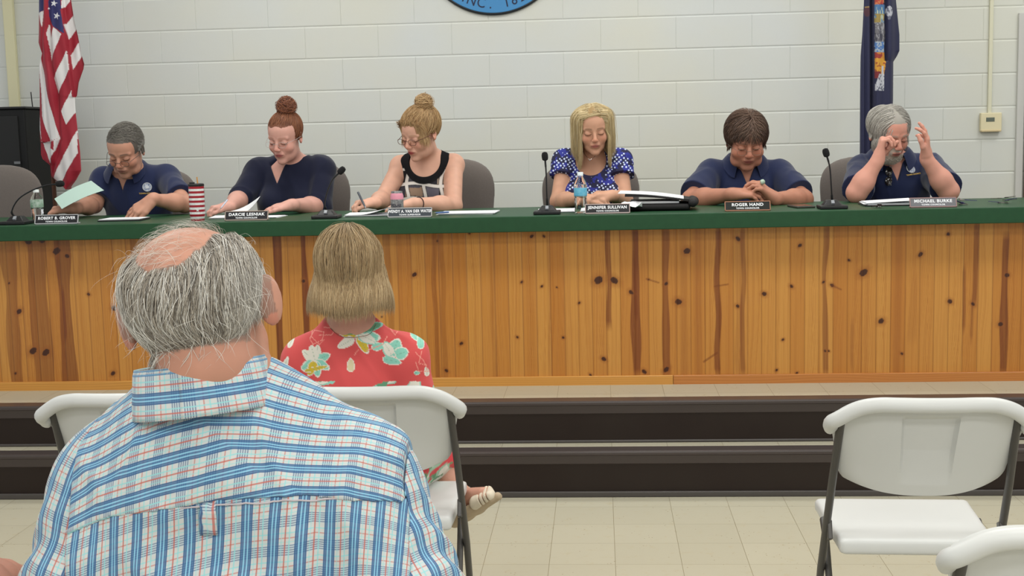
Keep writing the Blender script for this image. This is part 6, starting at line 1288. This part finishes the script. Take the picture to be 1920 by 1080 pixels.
hd.hair('thin_hair', mroot, 420, lambda x, y, z: bald(x, y, z), lambda x, y, z, t: np.stack([.5+0*x, .55+0*y, .2+0*z], 1), lambda x, y, z, r: r.uniform(.02, .055, len(x)), 8, (.002, .012), .0005, (196, 190, 180), (226, 222, 214), 82, jit=.3)
hd.hair('stray_hair', mroot, 260, mask, dirm, lambda x, y, z, r: r.uniform(.05, .08, len(x)), 9, (.010, .022), .0006, (206, 202, 194), (232, 230, 224), 83, jit=.5, wave=.001, cling=.2)
cm_ = cp('white folding chair under the grey-haired man in the plaid shirt'); cm_.location = (pel[0], 1.80, 0); cm_.rotation_euler = (0, 0, -.03)
# ================================================================== PERSON AT THE LEFT EDGE (only an elbow enters the picture)
e_ = A3(-30, 1118, 1.72); q = e_+np.array([-.17, -.01, .24]); nk2 = q+np.array([-.19, 0, .06]); s2 = nk2+np.array([-.19, 0, -.06]); p2 = np.array([nk2[0], 1.80, .52])
eroot = thing('person', 'person in a grey shirt at the left edge, only a bare elbow in view', 'person', (p2[0], p2[1], 0))
hd2 = Head(nk2+np.array([0, .01, .15]), yaw=180, pitch=5, sc=1.02); S = SDF(.006); hd2.sculpt(S, nk2, True); torso(S, nk2, s2, q, p2, .12, .03)
arm(S, q, e_, e_+np.array([-.08, .22, -.05]), 1.0); arm(S, s2, s2+np.array([-.06, 0, -.27]), s2+np.array([0, .22, -.3]), 1.0)
hand(S, e_+np.array([-.08, .22, -.05]), F=(-.3, .9, -.3), N=(0, 0, -1), T=(-1, 0, 0)); hand(S, s2+np.array([0, .22, -.3]), F=(.3, .9, -.3), N=(0, 0, -1), T=(1, 0, 0))
S.build('body', skin_mat(), eroot, cols=lambda P: hd2.colors(P, (176, 122, 104), (150, 90, 84), (70, 60, 50), hair=(70, 54, 44), hmask=lambda x, y, z: ((z > .05) | (y > -.03) & (z > -.05))*1.0))
S = SDF(.008); S.inf = .012; torso(S, nk2, s2, q, p2, .12, .03)
for a, b_ in ((q, e_), (s2, s2+np.array([-.06, 0, -.27]))): S.ell(a, (.058,)*3, .03); S.cone(a, a+(b_-a)*.55, .056, .054, .02, flat=True)
S.inf = 0; S.cone(nk2+np.array([0, 0, .0]), nk2+np.array([0, 0, .15]), .065, .08, .006, 's'); S.build('shirt', mat('grey jersey', srgb(92, 96, 104), .9), eroot)
hd2.hair('hair', eroot, 2500, lambda x, y, z: (z > .05) | ((y > -.02) & (z > -.04)), lambda x, y, z, t: np.stack([x*3, .3+0*y, -.8+0*z], 1), .035, 6, (.002, .008), .003, (60, 46, 38), (96, 76, 60), 91)
S = SDF(.012)
for sg in (-1, 1):
    hp = p2+np.array([sg*.09, .02, .02]); kn = np.array([p2[0]+sg*.1, 2.24, .52]); ft = np.array([kn[0], 2.22, .03]); S.cone(hp, kn, .09, .066, .04); S.cone(kn, ft, .066, .05, .02)
S.ell(p2, (.18, .15, .11), .05); S.build('trousers', M_TR, eroot)
cm_ = cp('white folding chair under the person at the left edge'); cm_.location = (p2[0], 1.78, 0); cm_.rotation_euler = (0, 0, 0)
